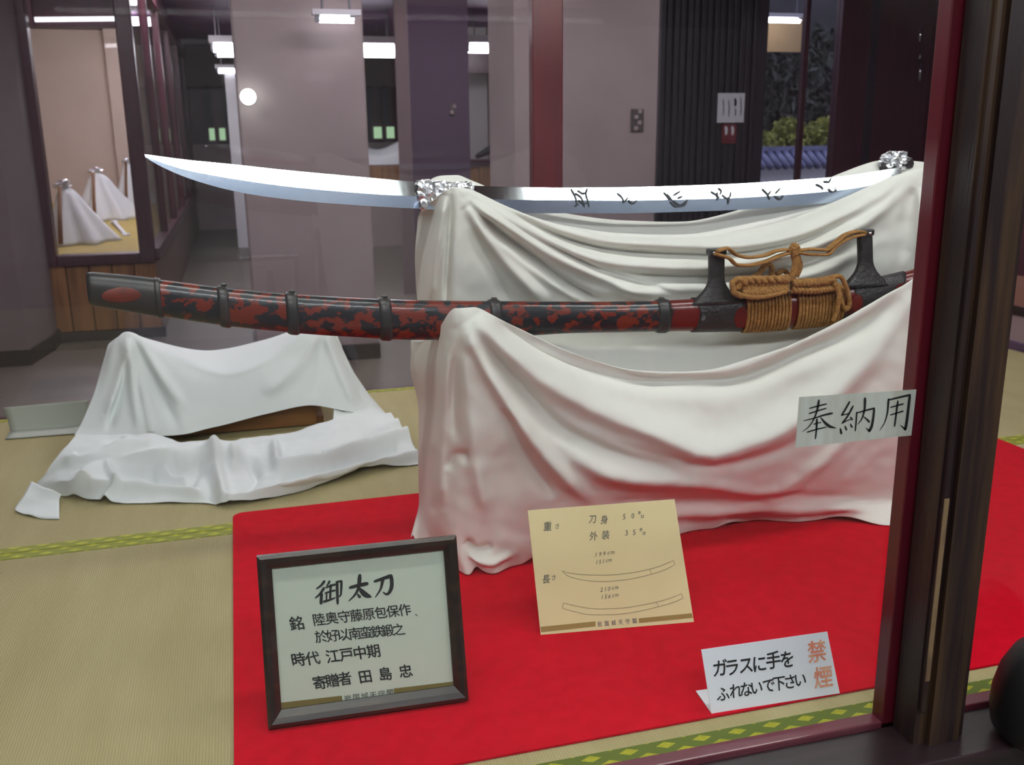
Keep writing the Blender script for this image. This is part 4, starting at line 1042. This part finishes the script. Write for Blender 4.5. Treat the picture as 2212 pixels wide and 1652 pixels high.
# crumpled skirt lying on the mats
rows = [
 [('z',165,935,.13),('z',232,935,.12),('z',320,938,.11),('z',400,955,.045),('z',500,950,.035),('z',600,938,.03),('z',690,915,.06),('z',770,895,.09),('z',845,895,.05)],
 [('z',118,1000,.07),('z',205,985,.09),('z',320,985,.075),('z',420,985,.06),('z',515,985,.055),('z',600,975,.05),('z',700,960,.055),('z',800,930,.06),('z',870,925,.04)],
 [('z',95,1030,.035),('z',190,1012,.06),('z',310,1010,.05),('z',420,1012,.055),('z',520,1022,.04),('z',610,1015,.05),('z',710,1000,.045),('z',810,968,.045),('z',890,955,.03)],
 [('z',80,1045,.015),('z',180,1040,.055),('z',300,1045,.035),('z',420,1050,.035),('z',505,1058,.03),('z',620,1045,.04),('z',720,1022,.035),('z',820,995,.03),('z',900,975,.02)],
 [('z',72,1060,.004),('z',172,1078,.004),('z',245,1086,.004),('z',440,1086,.004),('z',498,1092,.004),('z',620,1068,.004),('z',720,1040,.004),('z',820,1013,.004),('z',908,1002,.004)],
]
G = loft(rows, 260, 110)
q = proj(G)
for (L, w, dz) in [([(162,1064),(200,1022),(300,1000),(420,982),(500,985)], 12, .030), ([(380,1008),(425,1002),(400,1040),(330,1032)], 14, -.030), ([(482,1080),(472,1020),(462,962)], 13, .028),
                   ([(440,1010),(450,1050),(440,1075)], 12, -.015), ([(594,965),(602,1012),(690,1006),(800,962),(885,940)], 10, .034), ([(505,1010),(516,975),(522,962)], 11, .022), ([(540,1000),(552,1025),(530,1060)], 12, -.026),
                   ([(200,1052),(330,1050),(430,1068)], 11, .018), ([(498,1086),(640,1050),(800,1012),(900,985)], 9, .022), ([(612,1036),(720,1016),(850,966)], 8, -.022), ([(228,1082),(252,1052),(236,1022)], 8, .022),
                   ([(260,1030),(330,1026)], 8, -.016), ([(640,985),(740,965),(830,935)], 9, -.020), ([(700,985),(800,940),(860,915)], 8, .018), ([(150,1000),(230,965),(320,960)], 12, .018), ([(170,985),(260,950)], 8, -.016)]:
    d, t = seg_dist(q, smooth_line(L, 20)); G[..., 2] += dz*np.exp(-(d/w)**2)
G = ripple(G, 0.009, 8.0, 2.0, (0, 0, 1)); G = ripple(G, 0.004, 24.0, 6.0, (0, 0.4, 1))
G[..., 2] = np.maximum(G[..., 2], 0.0035+0.001*np.random.RandomState(3).rand(*G.shape[:2]))
sheet('skirt', G, m_cloth2, s2, label='white cloth crumpled on the mats', thick=0.0018)
# turned-over corner at the far left
rows = [[('z',68,1040,.05),('z',100,1052,.05),('z',133,1068,.03)], [('z',52,1068,.035),('z',90,1080,.022),('z',128,1078,.02)], [('z',32,1098,.010),('z',80,1094,.012),('z',128,1086,.016)],
        [('z',50,1110,.004),('z',85,1118,.004),('z',128,1120,.004)]]
sheet('turned_corner', ripple(loft(rows, 20, 22), 0.005, 20, 1.0, (0, 0, 1)), m_cloth2, s2)
# wooden box stand under the cloth
mb = MB().box(-0.30, 0.215, 3.352, 3.372, 0.004, 0.115, 0.003); mb.build('front_board', m_box, s2, label='brown wooden front board')
mb = MB()
for x in (-0.31, 0.17): mb.box(x, x+0.025, 3.54, 3.6, 0.004, 0.22)
mb.box(-0.30, 0.24, 3.37, 3.6, 0.004, 0.03); mb.build('end_posts', m_box, s2)

# ------------------------------------------------------------------ folded white label at the far left
A0 = at(8, 880, Y=3.62); A1 = at(190, 864, Y=3.62); B0 = at(22, 932, z=0.004); B1 = at(190, 918, z=0.004); C0 = at(11, 948, z=0.004); C1 = at(190, 934, z=0.004)
G = loft([[('w', *A0), ('w', *((A0+A1)/2)), ('w', *A1)], [('w', *((A0*.5+B0*.5)+np.array([0, .006, 0]))), ('w', *((A0+A1+B0+B1)/4+np.array([0, .006, 0]))), ('w', *((A1+B1)/2+np.array([0, .006, 0])))],
          [('w', *B0), ('w', *((B0+B1)/2)), ('w', *B1)], [('w', *C0), ('w', *((C0+C1)/2)), ('w', *C1)]], 12, 20)
o = sheet('folded_label', G, m_white); o.data.materials[0] = mat('greyish_card', rgb(178, 182, 172), 0.8); tag(o, 'blank white folded card label standing at the left mat edge', 'label')

# ------------------------------------------------------------------ framed sign
fs = thing('framed_sign', 'dark brown framed calligraphy sign standing on the red carpet', 'sign', tuple(at(795, 1545, z=CZ)))
BL = at(580, 1576, z=CZ); BR = at(1011, 1514, z=CZ)
ex = BR-BL; wid = np.linalg.norm(ex); ex = ex/wid
lean = math.radians(17)
back = np.array([-ex[1], ex[0], 0]); ez = np.array([0, 0, math.cos(lean)])+back*math.sin(lean); nr = -(np.cross(ez, ex)); nr = nr if nr@np.array([0, -1, 0]) > 0 else -nr
O = BL+np.array([0, 0, 0.0038])
TL = on_plane(558, 1205, O, nr); hei = (TL-BL)@ez
def pl(a, b, c=0.0): return O+ex*a+ez*b+nr*c
fw = 0.024
def bar(a0, a1, b0, b1, name):
    """frame bar with a stepped bevel; face at +0.012, inner lip lower"""
    mb = MB(); mb.slab([pl(a0, b0, -0.012), pl(a1, b0, -0.012), pl(a1, b1, -0.012), pl(a0, b1, -0.012)], nr*0.022); return mb
def mitre(P_out, P_in, name):
    mb = MB(); (o0, o1), (i0, i1) = P_out, P_in
    V = []
    for (s, c) in ((0.0, -0.012), (0.0, 0.008), (0.25, 0.012), (0.6, 0.009), (1.0, 0.0), (1.0, -0.012)):
        for (a, b) in ((o0, i0), (o1, i1)):
            V.append(pl(a[0]+(b[0]-a[0])*s, a[1]+(b[1]-a[1])*s, c))
    n_ = 6
    Fc = [(2*k, 2*k+1, 2*((k+1) % n_)+1, 2*((k+1) % n_)) for k in range(n_)]+[tuple(2*k for k in range(n_)), tuple(2*k+1 for k in range(n_))]
    mb.add(V, Fc); mb.build('frame_bar', m_frame, fs)
o_ = [(0, 0), (wid, 0), (wid, hei), (0, hei)]; i_ = [(fw, fw*1.15), (wid-fw, fw*1.15), (wid-fw, hei-fw), (fw, hei-fw)]
for k_ in range(4): mitre((o_[k_], o_[(k_+1) % 4]), (i_[k_], i_[(k_+1) % 4]), 'frame_bar')
mb = MB().slab([pl(fw, fw*1.1, -0.006), pl(wid-fw, fw*1.1, -0.006), pl(wid-fw, hei-fw, -0.006), pl(fw, hei-fw, -0.006)], -nr*0.003); mb.build('paper', m_paper, fs, label='pale paper with brush writing')
mb = MB().slab([pl(fw-.004, fw, -0.0025), pl(wid-fw+.004, fw, -0.0025), pl(wid-fw+.004, hei-fw+.004, -0.0025), pl(fw-.004, hei-fw+.004, -0.0025)], nr*0.0015); mb.build('glass_pane', m_glass, fs)
mb = MB().slab([pl(wid*.45, 0.02, -0.012), pl(wid*.55, 0.02, -0.012), pl(wid*.53, hei*.7, -0.012), pl(wid*.47, hei*.7, -0.012)], -nr*0.003)
foot = pl(wid*.5, hei*.66, -0.014)
mb.slab([foot+ex*0.02, foot-ex*0.02, np.array([*(foot-ex*0.03)[:2], CZ])+back*0.07, np.array([*(foot+ex*0.03)[:2], CZ])+back*0.07], -nr*0.003)
mb.build('easel_back', m_frame, fs)
Op = pl(0, 0, -0.006)
def z1(x, y): return (540+x/3.754, 1150+y/3.754)
mb = MB()
def st1(pts, w0, w1=None, wm=None): ribbon(mb, [z1(*p) for p in pts], w0/3.754, None if w1 is None else w1/3.754, None if wm is None else wm/3.754, O=Op, nrm=nr)
# three large brush characters
for s_ in (([(603,395),(575,430),(540,455)],24,14), ([(600,450),(565,500),(530,530)],24,12), ([(580,495),(578,540),(576,575)],26,24),
           ([(645,395),(635,415),(620,432)],20,10), ([(618,446),(660,430),(692,420)],16,18), ([(610,492),(650,478),(690,468)],16,16), ([(655,425),(652,480),(650,540)],20,18), ([(622,498),(620,530),(620,555)],15,13), ([(598,560),(650,545),(692,528)],22,12),
           ([(700,402),(725,396),(742,394)],18,20), ([(742,394),(740,460),(735,508),(714,522)],22,12), ([(706,402),(708,490),(711,576)],24,22)): st1(*s_)
for s_ in (([(812,446),(880,428),(950,414)],26,32), ([(890,350),(882,440),(850,505),(800,556)],36,8), ([(888,448),(910,480),(945,508),(980,520)],12,16,44), ([(872,500),(882,512),(890,522)],14,26)): st1(*s_)
for s_ in (([(1010,396),(1080,372),(1142,350)],22,32), ([(1146,352),(1150,420),(1136,475),(1108,500),(1078,482)],30,8,28), ([(1078,376),(1062,450),(1016,525)],30,8)): st1(*s_)
def t1(text, a, b, size, bold=0.022, shear=-0.12): write(mb, text, z1(*a), z1(*b), size/3.754, Op, ex, ez, nr, bold, 1.0, shear)
t1('銘', (378, 737), (378, 737), 112, 0.03)
t1('陸奥守藤原包保作', (562, 706), (1255, 628), 98)
t1('、', (1345, 650), (1345, 650), 60)
t1('於好以南蛮鉄鍛之', (578, 845), (1205, 787), 98)
t1('時代', (395, 1030), (508, 1020), 110, 0.03); t1('江戸中期', (672, 1003), (1000, 962), 108, 0.03)
t1('寄贈者', (565, 1218), (768, 1185), 108, 0.03); t1('田島忠', (935, 1168), (1262, 1125), 106, 0.034)
mb.build('lettering', m_ink, fs, label='black brush calligraphy')
mb = MB(); t1('岩国城天守閣', (792, 1346), (1135, 1298), 56, 0.02, 0); mb.build('lettering', m_ink2, fs)
mb = MB()
for quad in ([(222,1382),(745,1322),(752,1376),(222,1440)], [(1165,1264),(1672,1204),(1672,1260),(1168,1318)], ):
    mb.slab([on_plane(*z1(*p), Op, nr)+nr*0.0003 for p in quad], nr*0.0002)
mb.build('printed_band', m_olive, fs)

# ------------------------------------------------------------------ yellow card
ycd = thing('yellow_card', 'aged yellow card with sword sketches leaning on a wire easel', 'card', tuple(at(1333, 1358, z=CZ)))
BL = at(1168, 1371, z=CZ); BR = at(1499, 1343, z=CZ); ex = BR-BL; wid = np.linalg.norm(ex); ex = ex/wid
back = np.array([-ex[1], ex[0], 0]); lean = math.radians(28)
ez = np.array([0, 0, math.cos(lean)])+back*math.sin(lean); nr = np.cross(ex, ez); nr = nr if nr[1] < 0 else -nr
O = BL.copy(); TL = on_plane(1140, 1102, O, nr); TR = on_plane(1457, 1078, O, nr)
MB().slab([BL, BR, TR, TL], -nr*0.002).build('paper', m_yellow, ycd)
mb = MB()
tm = (TL+TR)/2; 
for sgn in (-0.06, 0.06):
    p0 = tm*0.62+(BL+BR)/2*0.38+ex*sgn-nr*0.003
    mb.tube([p0, np.array([p0[0]+back[0]*0.10, p0[1]+back[1]*0.10, CZ+0.002])], 0.002, 6)
mb.build('easel_leg', m_metalgrey, ycd)
def z2(x, y): return (1120+x/5.005, 1060+y/5.005)
mb = MB()
def t2(text, a, b, size, bold=0.015, shear=0.15): write(mb, text, z2(*a), z2(*b), size/5.005, O, ex, ez, nr, bold, 0.9, shear)
t2('重', (315, 385), (315, 385), 98); t2('さ', (420, 383), (420, 383), 60)
t2('刀身', (800, 305), (928, 312), 92); t2('5', (1143, 280), (1143, 280), 76); t2('0', (1236, 270), (1236, 270), 72); t2('㌔', (1322, 258), (1322, 258), 80)
t2('外装', (812, 490), (942, 478), 96); t2('3', (1168, 455), (1168, 455), 76); t2('5', (1252, 448), (1252, 448), 76); t2('㌔', (1340, 440), (1340, 440), 80)
t2('長', (300, 955), (300, 955), 92); t2('さ', (382, 938), (382, 938), 60)
t2('199cm', (838, 690), (1018, 668), 60, 0.01, 0.3); t2('151cm', (846, 772), (990, 752), 56, 0.01, 0.3)
t2('210cm', (900, 1068), (1060, 1048), 60, 0.01, 0.3); t2('156cm', (905, 1148), (1062, 1130), 60, 0.01, 0.3)
mb.build('lettering', m_ink2, ycd)
mb = MB()
def l2(pts, w=5): ribbon(mb, [z2(*p) for p in pts], w/5.005, n=22, O=O, nrm=nr)
l2([(470,862),(560,890),(700,905),(900,912),(1150,895),(1400,850),(1550,805),(1672,752)]); l2([(470,862),(520,910),(610,945),(720,968),(900,980),(1150,962),(1420,905),(1560,862),(1690,796)]); l2([(1672,752),(1682,775),(1690,796)]); l2([(1420,850),(1432,880),(1440,905)])
l2([(485,1210),(640,1248),(850,1276),(1100,1268),(1300,1240),(1500,1200),(1640,1160),(1760,1112)]); l2([(475,1270),(620,1308),(800,1340),(1050,1336),(1300,1300),(1510,1252),(1660,1210),(1775,1160)]); l2([(485,1210),(480,1240),(475,1270)]); l2([(1760,1112),(1770,1136),(1775,1160)]); l2([(1488,1200),(1500,1225),(1512,1252)])
mb.build('sword_sketch', m_pencil, ycd, label='pencil outlines of two swords')
mb = MB(); t2('岩国城天守閣', (877, 1440), (1255, 1406), 56, 0.02, 0); mb.build('lettering', mat('violet_grey_ink', rgb(120, 104, 104), 0.7), ycd)
mb = MB()
for quad in ([(238,1470),(832,1410),(832,1465),(244,1528)], [(1300,1378),(1872,1322),(1884,1372),(1304,1428)]): mb.slab([on_plane(*z2(*p), O, nr)+nr*0.0003 for p in quad], nr*0.0002)
mb.build('printed_band', mat('gold_brown_print', rgb(150, 124, 66), 0.7), ycd)

# ------------------------------------------------------------------ white tent card
tc_ = thing('tent_card', 'white folded do-not-touch card at the front edge of the carpet', 'sign', tuple(at(1670, 1520, z=CZ)))
BL = at(1537, 1541, z=CZ); BR = at(1814, 1497, z=CZ); ex = BR-BL; ex /= np.linalg.norm(ex); back = np.array([-ex[1], ex[0], 0]); lean = math.radians(14)
ez = np.array([0, 0, math.cos(lean)])+back*math.sin(lean); nr = np.cross(ex, ez); nr = nr if nr[1] < 0 else -nr
O = BL.copy(); TL = on_plane(1515, 1403, O, nr); TR = on_plane(1787, 1364, O, nr)
MB().slab([BL, BR, TR, TL], -nr*0.0012).build('front_leaf', m_white, tc_)
RL = at(1503, 1493, z=CZ+0.002)
MB().slab([BL+np.array([0, 0.002, 0]), BR+np.array([0, 0.002, 0]), RL+(BR-BL), RL], (0, 0, 0.0014)).build('foot_leaf', m_white, tc_)
def z3(x, y): return (1480+x/5.821, 1340+y/5.821)
mb = MB()
def t3(text, L, size, bold=0.02, shear=0.0):
    for ch_, p_ in zip(text, L): write(mb, ch_, z3(*p_), z3(*p_), size/5.821, O, ex, ez, nr, bold, 0.92, shear)
t3('ガラスに手を', [(440,600),(590,590),(765,562),(935,545),(1108,500),(1280,490)], 215, 0.028)
t3('ふれないで下さい', [(475,925),(640,885),(770,865),(900,842),(1050,815),(1180,790),(1318,770),(1450,745)], 185, 0.024)
mb.build('lettering', m_ink, tc_, label='black writing')
mb = MB(); t3('禁煙', [(1655,390),(1735,712)], 270, 0.03); mb.build('lettering', m_orange, tc_, label='faded orange writing')

# ------------------------------------------------------------------ paper strip stuck on the front glass
YG = 1.2385
cor = [at(x, y, Y=YG) for x, y in ((1718,966),(1968,940),(1979,841),(1726,857))]
sk = thing('glass_label', 'grey paper strip with three black characters stuck on the front glass', 'label', tuple(cor[0]))
MB().slab(cor, (0, -0.0008, 0)).build('paper', m_sticker, sk)
O = np.array([0, YG-0.0008, 0]); nr = np.array([0, -1.0, 0])
def z4(x, y): return (1700+x/7.135, 820+y/7.135)
mb = MB()
for pts, w0, w1, *r in (
  ([(345,440),(470,405),(605,372)],22,24), ([(338,520),(470,478),(600,438)],22,22), ([(250,632),(420,590),(560,545),(692,515)],14,36), ([(488,320),(470,430),(420,585),(330,725),(228,802)],42,8),
  ([(515,578),(590,668),(665,722),(752,742)],14,10,46), ([(410,682),(465,668),(522,655)],18,18), ([(308,806),(450,765),(600,728)],24,20), ([(458,610),(450,760),(435,908)],38,22),
  ([(962,338),(905,440),(840,545)],30,30), ([(840,545),(900,532),(955,516)],20,18), ([(1015,405),(940,545),(850,668)],30,28), ([(850,668),(915,632),(975,610)],20,16), ([(975,575),(988,592),(1000,612)],22,34), ([(820,755),(826,790),(834,825)],26,40), ([(892,715),(902,745),(912,768)],22,34), ([(975,682),(988,708),(1000,728)],20,30),
  ([(1072,500),(1062,650),(1048,788)],26,22), ([(1068,512),(1200,475),(1342,438)],20,30), ([(1342,438),(1325,600),(1300,720),(1266,790)],34,46), ([(1266,790),(1240,765),(1212,742)],34,8), ([(1200,288),(1195,430),(1150,600),(1085,690)],46,10), ([(1182,570),(1230,610),(1262,645)],16,40),
  ([(1562,298),(1548,480),(1500,660),(1425,782)],36,8), ([(1560,312),(1720,272),(1892,232)],26,34), ([(1892,232),(1868,430),(1845,620),(1820,765)],40,46), ([(1820,765),(1780,728),(1745,700)],36,8), ([(1705,330),(1680,520),(1655,715)],32,28), ([(1590,425),(1690,398),(1790,370)],20,26), ([(1590,542),(1690,512),(1785,482)],20,26)):
    ribbon(mb, [z4(*p) for p in pts], w0/7.135, w1/7.135, r[0]/7.135 if r else None, O=O, nrm=nr)
mb.build('lettering', m_ink, sk, label='black brush characters')

# ------------------------------------------------------------------ black rounded object on the sill at the right edge
prof = [(0.0, 0.0), (0.055, 0.0), (0.082, 0.004), (0.094, 0.016), (0.098, 0.035), (0.097, 0.055), (0.090, 0.078), (0.074, 0.100), (0.048, 0.116), (0.02, 0.122), (0.0, 0.123)]
c = np.array([1.268, 1.14, -0.004]); prof = [(r_*1.15, z_*1.55) for r_, z_ in prof]; V = []; Fc = []; ns_ = 36
for r_, z_ in prof:
    for j in range(ns_):
        q = 2*math.pi*j/ns_; V.append((c[0]+r_*math.cos(q), c[1]+r_*0.8*math.sin(q), c[2]+z_))
for i in range(len(prof)-1):
    for j in range(ns_): Fc.append((i*ns_+j, i*ns_+(j+1) % ns_, (i+1)*ns_+(j+1) % ns_, (i+1)*ns_+j))
bk = thing('black_bag', 'smooth rounded black bag-like object on the sill at the right edge', 'bag', tuple(c))
obj('body', V, Fc, m_blackplastic, bk, True)
